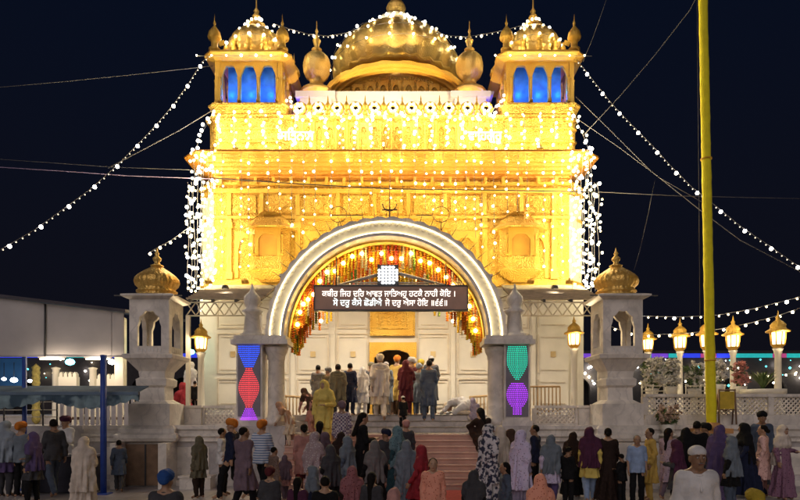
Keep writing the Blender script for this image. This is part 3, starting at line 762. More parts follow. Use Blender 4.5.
# gable frame over the board
gb = empty('gable_frame', (X(391,SD), SD, z1+.05), 'pale low gable frame standing over the message board', 'frame')
for k, (hx, rise, base) in enumerate(((1.55, .42, .06), (1.25, .30, .13))):
    g = MB(); c = X(391,SD); zb_ = z1+base
    g.add([], [])
    for sg in (-1, 1): g.tube([(c+sg*hx, SD+.08+.04*k, zb_), (c, SD+.08+.04*k, zb_+rise)], .03)
    g.tube([(c-hx, SD+.08+.04*k, zb_), (c+hx, SD+.08+.04*k, zb_)], .025); g.build('rail', mat('pale_frame', (.6,.55,.5), .5), gb)
wl = empty('led_cluster', (X(388,SD), SD-.1, z1+.06), 'dazzling white LED lamp cluster above the message board', 'lamp')
g = MB(); g.box(X(388,SD)-.3, X(388,SD)+.3, SD-.02, SD+.05, z1+.05, z1+.62); g.build('back_plate', DARKMET, wl)
g = MB()
for i in range(6):
    for j in range(6):
        if abs(i-2.5)+abs(j-2.5) < 4.3: 
            g.M = Matrix.Translation((X(388,SD)-.25+.1*i, SD-.03, z1+.1+.09*j)); g.lathe([(.001,-.035),(.03,-.02),(.038,0),(.03,.02),(.001,.035)], (0,0,0), 8)
g.build('led_array', LEDW, wl)

# ------------------------------------------------------------------ bulbs and strings
def ball_mesh(name, r, m):
    g = MB(); g.lathe([(.001,-r),(r*.7,-r*.7),(r,0),(r*.7,r*.7),(.001,r)], (0,0,0), 8); return g.mesh(name, m)
BULBD = mat('dim_bulb_glass', (.9,.85,.7), .3, emit=(1,.88,.66), es=1.1)
BULBA = mat('mellow_bulb_glass', (.9,.8,.5), .3, emit=(1,.72,.28), es=9)
BM = {'a': ball_mesh('bulb', .036, BULBA), 's': ball_mesh('bulb', .030, BULB), 'm': ball_mesh('bulb', .046, BULB), 'l': ball_mesh('bulb', .060, BULBW), 'y': ball_mesh('bulb', .06, BULBY), 't': ball_mesh('bulb', .022, BULBD)}
def string_light(label, pts, bulbs, group, name='string_light', wr=.007, wm=None, cat='string lights'):
    r = empty(name, pts[0], label, cat, group)
    g = MB(); g.tube(pts, wr, 4); g.build('wire', wm or WIRE, r)
    for p, k in bulbs:
        link_mesh('bulb', BM[k], r, Vector(p)-ROOT[r.name])
    return r
def polyat(pts, t):
    L = [0]
    for i in range(len(pts)-1): L.append(L[-1]+(Vector(pts[i+1])-Vector(pts[i])).length)
    s = t*L[-1]
    for i in range(len(pts)-1):
        if s <= L[i+1] or i == len(pts)-2:
            return Vector(pts[i]).lerp(Vector(pts[i+1]), (s-L[i])/max(1e-6, L[i+1]-L[i]))
# strings down the golden facade
cols = [222, 241, 249, 268, 279, 292, 304, 315, 331, 349, 361, 372, 381, 390, 402, 415, 425, 434, 443, 456, 466, 475, 482, 494, 507, 518, 527, 544, 553, 562]
for i, px in enumerate(cols):
    d = 21.72; bot = 278 - random.random()*14
    if 268 < px < 505:
        bot = min(bot, 338-math.sqrt(max(0, 128**2-(px-386)**2))-4)
    top = 157+random.random()*3
    pts = [P(px, top-6, 21.0), P(px, top, 21.1)] + [P(px+random.uniform(-.8,.8), y_, d) for y_ in np.arange(182, max(190, bot), 14)]
    y_ = 181+random.random()*8; bl = []
    for k in range(2): bl.append((P(px+random.uniform(-1.5,1.5), top+3+k*11, 21.2+.12*k), 's' if random.random() < .6 else 'm'))
    while y_ < bot:
        bl.append((P(px+random.uniform(-1.2,1.2), y_, d-.04), random.choice('mssaaa'))); y_ += random.uniform(8, 17)
    string_light(f'{ordinal(i+1)} bulb string from the left hanging down the golden facade', pts, bl, 'bulb strings hanging down the golden facade')
# short strings on upper storey
for i in range(24):
    px = 218 + i*(570-218)/23; d = 21.7
    pts = [P(px, 112, d), P(px+1, 130, d), P(px, 148, d)]; bl = [(P(px+random.uniform(-3,3), y_+random.uniform(-2,2), d-.05), random.choice('mmlas')) for y_ in (113, 117, 121, 126, 130, 134, 139, 144, 147)]
    string_light(f'{ordinal(i+1)} short bulb string from the left above the cornice', pts, bl, 'short bulb strings above the cornice')
# rosette lights, roofline runs
bl = []; pts = []
for i in range(34):
    px = 297+i*(490-297)/33; p = P(px, 117+3.5*math.sin(i*1.7), 21.75); pts.append(p); bl.append((p+Vector((0,-.04,0)), random.choice('mml')))
string_light('warm bulb run looped along the parapet rosettes', pts, bl, 'roofline bulb runs')
for (lb, a) in (('bulb run climbing from the parapet to the left tower', ((288,98),(292,104),(296,107),(299,114))), ('bulb run climbing from the parapet to the right tower', ((503,98),(499,104),(495,107),(491,114)))):
    pts = [P(x,y_,21.9) for x, y_ in a]; string_light(lb, pts, [(polyat(pts,t)+Vector((random.uniform(-.12,.12),-.05,random.uniform(-.1,.1))), 'm') for t in np.linspace(0,1,7)], 'roofline bulb runs')
# curtains of lights at the two corners
k = 0
for side, xa, xb in (('left', 186, 216), ('right', 570, 600)):
    for i in range(9):
        px = xa+(xb-xa)*(i+.5)/9; d = 20.85+.25*random.random()
        dist = (i/8 if side == 'left' else 1-i/8)     # 0 outer, 1 inner
        top = (160 if dist < .35 else 150) if True else 0
        bot = random.uniform(286, 312)
        if dist > .6: bot = random.uniform(270, 300)
        if dist < .15: top, bot = 182, 292
        pts = [P(px+random.uniform(-1.5,1.5), y_, d) for y_ in np.linspace(top, bot, 10)]
        n_ = int((bot-top)/6.6)
        bl = [(polyat(pts, (q+.5)/n_)+Vector((random.uniform(-.11,.11), -.03, random.uniform(-.12,.12))), random.choice('mmmmla')) for q in range(n_)]
        where = 'outermost' if (i == 0 and side == 'left') or (i == 8 and side == 'right') else ordinal((i if side == 'left' else 8-i)+1) + ' from outside'
        string_light(f'bulb string of the {side} corner light curtain, {where}', pts, bl, f'light curtain strings at the {side} corner')
    pts = [P(x, y_, 21.3) for x, y_ in ([(214,110),(208,122),(201,135),(196,148),(190,160)] if side == 'left' else [(572,110),(577,122),(583,135),(588,148),(594,160)])]
    string_light(f'bulb string running down from the {side} tower to the cornice end', pts, [(polyat(pts, (q+.5)/13)+Vector((random.uniform(-.12,.12),-.05,random.uniform(-.1,.1))), random.choice('ml')) for q in range(13)], 'roofline bulb runs')
    bl = []
    # dome lights
for (cx_, hx, lb) in ((TL, 1.25, 'left'), (TR, 1.25, 'right')):
    yc = BY-.12+hx; z2 = Z(56, 21.8)+.3; pts = []; bl = []
    for i in range(40):
        a = 2*math.pi*i/40*3.0; t = i/39; rr = 1.28-1.05*t**1.3; p = Vector((cx_+rr*math.cos(a), yc+rr*math.sin(a), z2+.25+1.5*t)); pts.append(p); bl.append((p, random.choice('mlm')))
    string_light(f'bulb string spiralling round the {lb} tower dome', pts, bl, 'bulb strings wound round the domes')
    pts = [Vector((cx_+s*(hx+.42), BY-.12-.42, Z(55,21.4))) for s in np.linspace(-1, 1, 14)]
    string_light(f'bulb string along the eave of the {lb} tower', pts, [(p+Vector((0,-.04,0)), random.choice('sm')) for p in pts[::2]], 'roofline bulb runs')
pts = []; bl = []
for i in range(95):
    a = 2*math.pi*i/95*5; t = i/94
    rr = np.interp(t, [0,.25,.5,.75,1], [2.8,2.8,2.4,1.5,.8]); zz_ = zd+np.interp(t, [0,.25,.5,.75,1], [.3,1.0,1.6,2.25,2.8])
    p = Vector((dxc+rr*math.cos(a), dyc+rr*math.sin(a), zz_)); pts.append(p); bl.append((p, random.choice('mml')))
string_light('bulb string wound five times round the big dome', pts, bl, 'bulb strings wound round the domes')
for i in range(11):
    x = X(300, BY)+i*(X(486, BY)-X(300, BY))/10; p = Vector((x, BY-.1, ZU1+.39))
    string_light(f'{ordinal(i+1)} rosette light cluster from the left on the parapet', [p+Vector((.12*math.cos(R(k)), 0, .12*math.sin(R(k)))) for k in range(0, 361, 30)], [(p+Vector((.13*math.cos(R(k)), -.02, .13*math.sin(R(k)))), 'm') for k in range(0, 360, 60)], 'rosette light clusters on the parapet')
for body, xa, xb, lb in (('ਸਤਿਨਾਮ', 280, 314, 'left'), ('ਵਾਹਿਗੁਰੂ', 468, 502, 'right')):
    rt = empty('lit_lettering', (X((xa+xb)/2,21.6), 21.6, Z(140,21.6)), f'glowing white Gurmukhi lettering on the {lb} of the upper storey', 'sign')
    me = text_mesh(body, X(xb,21.6)-X(xa,21.6), 1.15); me.materials.append(mat('white_neon', (.9,.9,.9), .4, emit=(1,.97,.9), es=4)); link_mesh('lettering', me, rt, Vector((0,0,0)))
    g = MB(); g.box(X(xa,21.6), X(xb,21.6), 21.62, 21.66, Z(140.5,21.6), Z(140,21.6)); g.build('mounting_bar', GOLD_PLAIN, rt)
# lamps among the garlands
pts = [(x, 18.06, z) for x, z in arcline(RI-.22, 8, 172, 40)]
string_light('amber bulb string following the underside of the arch', pts, [(polyat(pts, (q+.5)/26)+Vector((0,-.03,random.uniform(-.25,.05))), 'y') for q in range(26)], 'amber bulbs among the flower strands')
pts = [(x, 18.75, z) for x, z in arcline(RI-.75, 14, 166, 40)]
string_light('amber bulb string deeper inside the arch vault', pts, [(polyat(pts, (q+.5)/16), 'y') for q in range(16)], 'amber bulbs among the flower strands')
# festoons across the night sky
def festoon(label, pp, d0, d1, big, small_between, kb='l', ks='s'):
    n_ = len(pp); pts = [P(x, y_, d0+(d1-d0)*i/(n_-1)) for i, (x, y_) in enumerate(pp)]
    bl = []
    for q in range(big):
        bl.append((polyat(pts, q/(big-1))+Vector((0,0,-.06)), kb))
        if q < big-1:
            for s in range(small_between):
                bl.append((polyat(pts, (q+(s+1)/(small_between+1))/(big-1))+Vector((0,0,-.05)), ks))
    string_light(label, pts, bl, 'festoon lights across the night sky', 'festoon_lights', .009)
festoon('festoon of bulbs sweeping from the left tower to the left edge', [(216,50),(202,62),(188,84),(173,105),(155,126),(134,148),(113,169),(89,190),(63,209),(34,230),(3,248),(-25,262)], 22, 17, 12, 4, 'l', 't')
festoon('festoon of bulbs sweeping from the right tower past the yellow flagpole', [(573,55),(582,66),(596,84),(613,105),(632,125),(652,145),(671,166),(692,187),(716,206),(743,228),(770,246),(797,265),(826,284)], 22, 19, 13, 4, 'l', 't')
festoon('festoon strung from the left tower dome to the big dome', [(274,24),(290,29),(308,34),(327,36),(346,33),(366,26)], 22.5, 25, 6, 3, 'm', 't')
festoon('festoon strung from the big dome to the right tower dome', [(424,28),(445,35),(465,37),(485,34),(505,30),(527,24)], 25, 22.5, 6, 3, 'm', 't')
festoon('high single festoon above the right terrace lamps', [(640,316),(682,317),(718,315),(752,309),(788,300),(830,288)], 24, 20, 6, 3, 'l', 's')
festoon('lower dense festoon above the right terrace lamps', [(600,322),(625,332),(650,335),(690,333),(720,329),(750,323),(780,315),(820,301)], 27, 20, 22, 0, 'm', 's')
festoon('short festoon hanging behind the left domed kiosk', [(150,252),(160,246),(170,241),(180,234),(188,228)], 19.5, 21, 5, 1, 'm', 't')
festoon('small bulbs along the far right terrace edge', [(640,382),(690,380),(740,377),(800,373),(850,371)], 30, 30, 24, 0, 'm', 't')
# cables
def cable(label, pp, d0, d1, r=.010, m=None):
    n_ = len(pp); g = MB(); g.tube([P(x, y_, d0+(d1-d0)*i/(n_-1)) for i, (x, y_) in enumerate(pp)], r, 5)
    g.thing('cable', m or WIRE, label, 'cable', 'cables crossing the night sky')
cable('thin cable from the left edge to the left tower', [(-20,89),(60,82),(130,75),(213,66)], 18, 22)
cable('grey stay cable from the left festoon up to the gilded storey', [(108,168),(150,146),(180,130),(216,108)], 19, 21.9, .016)
cable('upper thin cable across the left sky to the cornice', [(-20,158),(40,162),(110,167),(190,170)], 18, 21, .007)
cable('lilac cable across the left sky below the cornice', [(-20,166),(60,171),(130,176),(212,179)], 18, 21.3, .012, mat('lilac_cable', (.35,.25,.4), .6))
cable('dark cable drawn across the golden facade under the cornice', [(212,178),(300,184),(390,189),(480,190),(598,192)], 20.4, 20.4, .018, WIREDK)
cable('pale cable from the right corner to the right edge', [(598,192),(680,196),(820,199)], 20.4, 18, .010)
cable('stay cable rising steeply from the right tower to the sky', [(583,136),(620,96),(655,55),(690,10),(700,-10)], 21.5, 19, .014)
cable('long cable sagging from right tower across to the right edge', [(576,97),(610,130),(650,170),(700,210),(740,240),(820,282)], 21.8, 18, .014)
cable('second cable sagging below it towards the flagpole', [(576,118),(620,148),(660,178),(702,202)], 21.8, 17.8, .010)
cable('thin cable crossing behind the right tower finial', [(608,-5),(600,18),(592,40),(583,62)], 21, 22, .008)
cable('slack wire hanging beside the yellow flagpole', [(697,-5),(698,100),(699,200),(700,330)], 17.4, 17.4, .006)
cable('slack thin wire left of the flagpole', [(655,180),(648,215),(640,250),(634,270)], 19, 18, .006)

# ------------------------------------------------------------------ floodlights and porch lamps
for i, px in enumerate((212, 248, 292, 340, 386, 432, 480, 528, 566)):
    edge = px in (292, 340, 386, 432, 480)
    y_ = 20.3; z = 6.35 if not edge else AZ + math.sqrt(max(0, RO**2-(X(px,AD)-AX)**2))*1.1+.25
    x = X(px, y_+.3)
    floodlight((x, y_, z), (x, BY, z+2.0), 400 if not edge else 230, f'{ordinal(i+1)} small floodlight from the left at the foot of the gilded wall')
for i in range(8):
    x = BX-6+12*i/7; floodlight((x, BY-.45, ZC1+.17), (x, BY+.15, ZU1+.3), 230, f'{ordinal(i+1)} small floodlight from the left on the cornice')
for i, px in enumerate((330, 365, 425, 460)):
    floodlight((X(px,23.2), 23.0, ZU1+.35), (X(px,26)*.9+X(396,26)*.1, 26, ZU1+2.9), 1700, f'{ordinal(i+1)} small floodlight from the left on the roof parapet', (1,.76,.42))
for (cx_, lb) in ((TL, 'left'), (TR, 'right')):
    floodlight((cx_-.2, BY-.9, ZC1+.14), (cx_, BY+.3, ZC1+4), 420, f'small floodlight at the foot of the {lb} tower')
for (cx_, lb) in ((TL, 'left'), (TR, 'right')):  # eave floodlights added to brighten the tower domes
    for sx in (-1, 1):
        floodlight((cx_+sx*.8, BY-.28, Z(56,21.8)+.42), (cx_, BY+1.1, Z(56,21.8)+1.5), 90, f'tiny floodlight added on the eave of the {lb} tower, {"outer" if (sx < 0) == (lb == "left") else "inner"} one', (1,.84,.5))
# porch down-lights over the white wall
for i, px in enumerate((225, 300, 350, 430, 480, 555)):
    x = X(px, 20.4); r = empty('downlight', (x, 20.4, 6.05 if px in (225, 555) else 6.0), f'{ordinal(i+1)} warm downlight from the left under the porch ceiling', 'downlight', 'porch downlights')
    g = MB(); g.lathe([(.001,0),(.11,0),(.12,.03),(.1,.12),(.001,.13)], ROOT[r.name], 16); g.build('housing', DARKMET, r)
    spot(r, ROOT[r.name]-Vector((0,0,.03)), (x, 21.4, P2), 520, (1,.87,.68), R(150), .1)
# porch ceiling over the centre
g = MB(); g.box(XS0-.6, XS1+.6, 19.3, BY-.12, 6.2, 6.3); g.thing('porch_ceiling', MARBLE_WARM, 'flat cream porch ceiling spanning behind the arch', 'ceiling')
# arch foot lamps and spill on the steps

# ------------------------------------------------------------------ domed marble kiosks
def kiosk(pxc, d, label, niche=False):
    c = X(pxc, d); K = d/F; W_ = .77*K
    r = empty('domed_kiosk', (c, d, 0), label, 'kiosk', 'domed marble kiosks at the terrace corners')
    z = lambda py: Z(py, d)
    hw = 25*W_; y0 = d-hw; y1 = d+hw
    def blk(g, h, za, zb_): g.box(c-h, c+h, d-h, d+h, za, zb_)
    g = MB()
    zb = z(425)
    blk(g, 26*W_, z(425), z(404)-.001)
    ft = lambda h: [(c-h, d-h), (c+h, d-h), (c+h, d+h), (c-h, d+h)]
    g.sweep(ft(1), [(24*W_-1, z(404)), (16*W_-1, z(400)), (15.5*W_-1, z(388)), (19*W_-1, z(386)), (19.5*W_-1, z(380)), (16*W_-1, z(378)), (17*W_-1, z(372)), (28*W_-1, z(361)), (31*W_-1, z(360)), (32*W_-1, z(356.5)), (29*W_-1, z(355.5))])
    base = g.build('pedestal', MARBLE, r)
    g = MB()
    if niche:
        g.box(c-34*W_, c-27*W_, d-1.25, d-.1, 0, z(441)); g.box(c+24*W_, c+34*W_, d-1.25, d-.1, 0, z(441)); g.box(c-27*W_, c+24*W_, d-.6, d-.1, 0, z(441)); 
    else:
        g.box(c-32*W_, c+32*W_, d-1.2, d-.1, 0, z(441))
    g.sweep(ft(1), [(33*W_-1, z(441)), (37*W_-1, z(440)), (39*W_-1, z(437)), (39*W_-1, z(434)), (35*W_-1, z(432)), (35*W_-1, z(428)), (31*W_-1, z(425.2))])
    g.build('plinth', MARBLE, r)
    if niche:
        g = MB(); g.box(c-27*W_+.004, c+24*W_-.004, d-.68, d-.602, .03, z(443)); g.build('niche_board', WOOD, r)
        g = MB(); g.box(c-2*W_-.02, c-2*W_+.02, d-.70, d-.681, .03, z(443)); g.build('board_joint', DARKMET, r)
    # pavilion: four arched faces
    for k in range(4):
        g = MB(); g.M = Matrix.Translation((c, d, 0)) @ Matrix.Rotation(k*math.pi/2, 4, 'Z')
        e = 0 if k % 2 == 0 else .12
        g.archplate(-hw+e, hw-e, z(355.5), z(302), 0, 15*W_, z(329), z(313), -hw, -hw+.12, foil=5, n=30, sill=z(348))
        face = g.build('arched_face', MARBLE, r)
        g = MB(); g.M = Matrix.Translation((c, d, 0)) @ Matrix.Rotation(k*math.pi/2, 4, 'Z')
        for q in range(7): g.box(-.30+q*.1-.025, -.30+q*.1+.025, -hw-.012, -hw-.001, z(353.5), z(350))
        g.build('pierced_band', mat('band_stone', (.78,.74,.70), .5), face)
    g = MB(); g.box(c-hw+.121, c+hw-.121, y0+.121, y1-.121, z(355.4), z(349)); g.build('floor_slab', MARBLE, r)
    g = MB(); g.sweep(ft(1), [(hw-1.01, z(303)), (hw-1+.03, z(302.5)), (31*W_-1, z(301)), (33*W_-1, z(300)), (33*W_-1, z(298.5)), (26*W_-1, z(297))]); g.build('cornice', MARBLE, r)
    for sx in (-1, 1):
        g = MB(); g.box(c+sx*33*W_-.001, c+sx*(33*W_+.2), y0-.1, y0-.05, z(300), z(299)); g.build('spout', DARKMET, r)
    zd_ = z(297.2); u = .86*K
    g = MB(); g.lathe([(.001,0),(24*u,0),(24*u,1.5*u),(20.5*u,2*u),(20.5*u,4*u),(22.5*u,5*u),(22.5*u,6.5*u),(20*u,7.5*u),(20.5*u,10*u),(23.5*u,13*u),(25*u,17*u),(24*u,21*u),(20.5*u,25*u),(15*u,29*u),(9.5*u,32.5*u),(6*u,35*u),(.001,35.2*u)], (c, d, zd_), 96, rib=.035, nrib=24)
    dm_ = g.build('dome', GOLD_DOME, r)
    g = MB(); g.lathe([(.001,0),(6.5*u,0),(7.5*u,1.5*u),(4*u,3*u),(2.6*u,5*u),(4.6*u,8*u),(5*u,10*u),(3*u,12*u),(1.6*u,13.5*u),(2.8*u,15.5*u),(1.4*u,17.5*u),(.6*u,21*u),(.001,23*u)], (c, d, zd_+35*u), 24); g.build('finial', GOLD_DOME, dm_)
kiosk(157, 17.3, 'white marble kiosk with a golden dome, left of the arch above a brown boarded niche', True)
kiosk(616, 17.3, 'white marble kiosk with a golden dome, right of the arch beside the flagpole')
g = MB(); g.box(X(186,16.5), X(216,16.5), 16.0, 16.45, 0, Z(476,16.5)); g.box(X(186,16.5)-.03, X(216,16.5)+.03, 15.97, 16.48, Z(476,16.5), Z(474,16.5)); g.thing('stone_bench', MARBLE, 'pale stone block bench by the wall left of the blue and red pillar', 'bench')

# ------------------------------------------------------------------ golden lanterns on posts
def lantern_post(px, d, zb, ytop, ybot, label, power=18):
    c = X(px, d); zt = Z(ybot, d); u = (Z(ytop, d)-Z(ybot, d))   # lantern height
    r = empty('lantern_post', (c, d, zb), label, 'lamp post', 'golden lanterns on white posts')
    h = zt-zb
    g = MB(); g.lathe([(.001,0),(.20,0),(.20,.12),(.14,.18),(.11,.25),(.095,h-.2),(.12,h-.16),(.12,h-.1),(.16,h-.02),(.001,h)], (c, d, zb), 20); g.build('post', MARBLE_WARM, r)
    g = MB(); g.lathe([(.001,0),(.12*u,0),(.17*u,.06*u),(.20*u,.10*u),(.001,.11*u)], (c, d, zt), 8, smooth=False)
    for i in range(8):
        a = 2*math.pi*i/8; x, y = math.cos(a), math.sin(a)
        g.tube([(c+.18*u*x, d+.18*u*y, zt+.10*u), (c+.21*u*x, d+.21*u*y, zt+.46*u)], .016*u+.004, 5)
    g.build('cage', GOLD_PLAIN, r)
    g = MB(); g.lathe([(.001,.11*u),(.15*u,.11*u),(.18*u,.45*u),(.001,.46*u)], (c, d, zt), 8, smooth=False); g.build('glass', mat('lantern_glass', (.9,.75,.45), .3, emit=(1,.74,.36), es=5), r)
    g = MB(); g.lathe([(.001,.45*u),(.20*u,.45*u),(.32*u,.47*u),(.33*u,.50*u),(.23*u,.56*u),(.20*u,.62*u),(.21*u,.68*u),(.15*u,.76*u),(.07*u,.82*u),(.05*u,.86*u),(.07*u,.90*u),(.03*u,.95*u),(.012*u,1.05*u),(.001,1.12*u)], (c, d, zt), 24); g.build('cap', GOLD_PLAIN, r)
    point(r, (c, d-.05, zt+.3*u), power*.1, (1,.72,.36), .05); point(r, (c, d-.27*u-.06, zt+.35*u), power*4, (1,.75,.42), .1)
lantern_post(778, 19.6, P2, 314, 348, 'largest golden lantern on a white post, at far right beside the planter')
lantern_post(733, 22.5, P2, 319, 350, 'golden lantern on a white post right behind the yellow flagpole')
lantern_post(680, 24.5, P2, 321, 351, 'golden lantern on a white post left of the yellow flagpole')
lantern_post(648, 26.5, P2, 326, 352, 'smallest golden lantern on a white post beside the right kiosk')
lantern_post(574, 19.6, P2, 318, 348, 'golden lantern on a white post left of the right kiosk', 10)
lantern_post(201, 19.6, P2, 322, 352, 'golden lantern on a white post right of the left kiosk', 10)
lantern_post(707, 23.5, P2, 318, 350, 'golden lantern half hidden behind the yellow flagpole')

# ------------------------------------------------------------------ saffron flagpole, board on legs
fp = empty('flagpole', (X(711.5,16.55), 16.55, 1.5), 'tall yellow cloth-wrapped flagpole rising out of the picture', 'flagpole')
pb = P(711.5, 424, 16.55); pt = P(703, 0, 16.55); pt = pb + (pt-pb)*1.25
pts = [pb+(pt-pb)*t for t in np.linspace(0, 1, 260)]
g = MB(); g.tube(pts, .125, 18, .105)
for i, v in enumerate(g.v):
    if i % 18 == 17 and False: pass
wv = []
for i, (x, y, z) in enumerate(g.v):
    c_ = pts[i//18]; a_ = 2*math.pi*(i % 18)/18; k_ = 1+.02*math.sin(2*a_+z*2.3)+.018*math.sin(z*9.1+3*a_)+.05*max(0, math.sin(a_-z*4.1))**10+.04*max(0, math.sin(a_*2+z*6.7+1))**12
    wv.append((c_.x+(x-c_.x)*k_, c_.y+(y-c_.y)*k_, z))
g.v = wv
pole = g.build('wrapped_pole', YELLOW, fp)
g = MB()
for t in np.linspace(.12, .88, 3):
    p = pb+(pt-pb)*t; g.lathe([(.001,-.02),(.142,-.02),(.148,0),(.142,.02),(.001,.02)], p, 18)
g.build('tie_band', mat('orange_tie', (.72,.42,.03), .8), fp)
g = MB(); g.box(pb.x-.5, pb.x+.5, 16.38, 16.74, 1.43, 1.56); g.lathe([(.001,0),(.3,0),(.26,.1),(.17,.16),(.001,.17)], (pb.x, 16.56, 1.56), 20); g.build('footing', mat('ochre_stone', (.55,.28,.10), .7), fp)
ns = empty('notice_stand', (X(727.5,16.9), 16.95, T1), 'yellow board standing on dark wooden legs beside the flagpole', 'stand')
a, b_ = X(720.5,16.9), X(735,16.9)
g = MB(); g.box(a, b_, 16.93, 16.96, Z(409,16.9), Z(391.5,16.9)); g.build('board', mat('mustard_board', (.60,.42,.04), .6, 0, .2, 5), ns)
for x, t in ((a-.02, -.02), (b_+.02, .02)):
    g = MB(); g.tube([(x+t, 16.9, 1.66), (x, 16.945, Z(389,16.9))], .022); g.build('leg', WOOD, ns)
    g = MB(); g.tube([(x+t, 17.12, 1.66), (x, 16.96, Z(389.5,16.9))], .02); g.build('leg', WOOD, ns)
g = MB(); g.tube([(a-.02, 16.945, Z(390,16.9)), (b_+.02, 16.945, Z(390,16.9))], .022); g.tube([(a-.02,16.94,Z(410,16.9)),(b_+.02,16.94,Z(410,16.9))], .018); g.build('crossbar', WOOD, ns)

# ------------------------------------------------------------------ flowers and plants on the right terrace
LEAF = mat('dark_leaf', (.09,.14,.045), .6, 0, .4, 8); PETAL = mat('white_petal', (.78,.74,.66), .7, 0, .1, 8); PINKP = mat('pink_petal', (.6,.25,.22), .7, 0, .2, 8)
def blob(g, p, s, rnd):
    q = Matrix.Translation(p) @ Matrix.Rotation(rnd.random()*6, 4, Vector((rnd.random()-.5, rnd.random()-.5, rnd.random()-.5)))
    k = s
    g.add([q @ Vector(v) for v in ((-k,0,0),(0,-k*.45,k*.1),(k*1.1,0,0),(0,k*.45,k*.1))], [(0,1,2,3)])
def bouquet(px, d, ytop, ybot, w, label, nflo, nleaf, seed, zb=None, pet=None):
    rnd = random.Random(seed); c = X(px, d); z0 = Z(ybot, d); z1 = Z(ytop, d); zb = P2 if zb is None else zb
    r = empty('flower_arrangement', (c, d, zb), label, 'flowers', 'flower arrangements on the right terrace')
    g = MB(); g.lathe([(.001,0),(.22,0),(.22,.05),(.12,.1),(.10,z0-zb-.3),(.16,z0-zb-.22),(.2,z0-zb-.02),(.001,z0-zb)], (c, d, zb), 20); g.build('stand', MARBLE_WARM, r)
    g = MB(); h = z1-z0; W = w*d/F/2
    for i in range(int(nleaf*.7)):
        t = rnd.random(); a = rnd.random()*6.28; rr = W*math.sqrt(rnd.random())*(.5+.6*t); blob(g, Vector((c+rr*math.cos(a), d+rr*math.sin(a), z0+h*t*.9)), .07+.06*rnd.random(), rnd)
    for i in range(14):
        a = rnd.random()*6.28; rr = W*rnd.random(); g.tube([(c, d, z0), (c+rr*math.cos(a), d+rr*math.sin(a), z0+h*(.5+.5*rnd.random()))], .008, 4)
    g.build('leaves', LEAF, r)
    g = MB()
    for i in range(int(nflo*1.8)):
        t = rnd.random(); a = rnd.random()*6.28; rr = W*math.sqrt(rnd.random())*(1.05-.3*t); p = Vector((c+rr*math.cos(a), d+rr*math.sin(a)-.05, z0+.05+h*t))
        for k in range(8): blob(g, p+Vector((rnd.random()-.5, rnd.random()-.5, rnd.random()-.5))*.09, .06, rnd)
    g.build('blossoms', pet or PETAL, r)
bouquet(652, 18.6, 360, 388, 24, 'tall white bouquet beside the right kiosk, behind the balustrade', 70, 130, 1)
bouquet(671, 18.9, 362, 386, 18, 'narrow white bouquet second from the right kiosk', 60, 60, 2)
bouquet(694, 18.7, 364, 388, 18, 'leafy white bouquet just left of the flagpole', 30, 150, 3)
bouquet(719, 19.4, 362, 384, 10, 'small white bouquet just right of the flagpole', 30, 40, 4)
bouquet(740, 19.0, 364, 386, 15, 'rosy white bouquet between the flagpole and the palm', 34, 60, 5, None, PINKP)
bouquet(668, 16.62, 408, 424, 26, 'loose orange-white flowers leaning on the wall left of the flagpole', 26, 60, 6, 1.35, mat('peach_petal', (.6,.42,.3), .7))
pl = empty('potted_palm', (X(763,18.6), 18.6, P2), 'bushy green palm in a wide white planter at right', 'plant')
c = X(763, 18.6); g = MB(); g.lathe([(.001,0),(.45,0),(.45,.55),(.62,.66),(.62,.78),(.001,.8)], (c, 18.6, P2), 28); g.build('planter', MARBLE_WARM, pl)
rnd = random.Random(3); g = MB()
for i in range(60):
    a = rnd.random()*6.28; e = .25+.5*rnd.random(); L_ = .55+.35*rnd.random(); p0 = Vector((c, 18.6, P2+.8))
    pp = [p0+Vector((math.cos(a)*L_*t*e, math.sin(a)*L_*t*e, L_*t*.9-.3*L_*t*t)) for t in np.linspace(0,1,6)]
    for q in range(5):
        u = Vector((-math.sin(a), math.cos(a), 0))*.05*(1-q/6); v = Vector((-math.sin(a), math.cos(a), 0))*.05*(1-(q+1)/6)
        g.add([pp[q]-u, pp[q]+u, pp[q+1]+v, pp[q+1]-v], [(0,1,2,3)])
g.build('fronds', mat('palm_leaf', (.07,.12,.03), .6, 0, .3, 8), pl)
for x0, x1, lb in ((642, 664, 'left'), (686, 716, 'right')):
    d = 18.1; g = MB()
    for z in (Z(386,d), Z(391,d)): g.tube([(X(x0,d),d,z),(X(x1,d),d,z)], .018)
    for t in (0,.5,1): g.tube([(X(x0+(x1-x0)*t,d),d,T1-.01),(X(x0+(x1-x0)*t,d),d,Z(384,d))], .02)
    g.thing('metal_rail', mat('cream_rail', (.6,.55,.45), .5), f'thin cream rail {"beside the right kiosk" if lb == "left" else "behind the flagpole foot"}', 'rail')

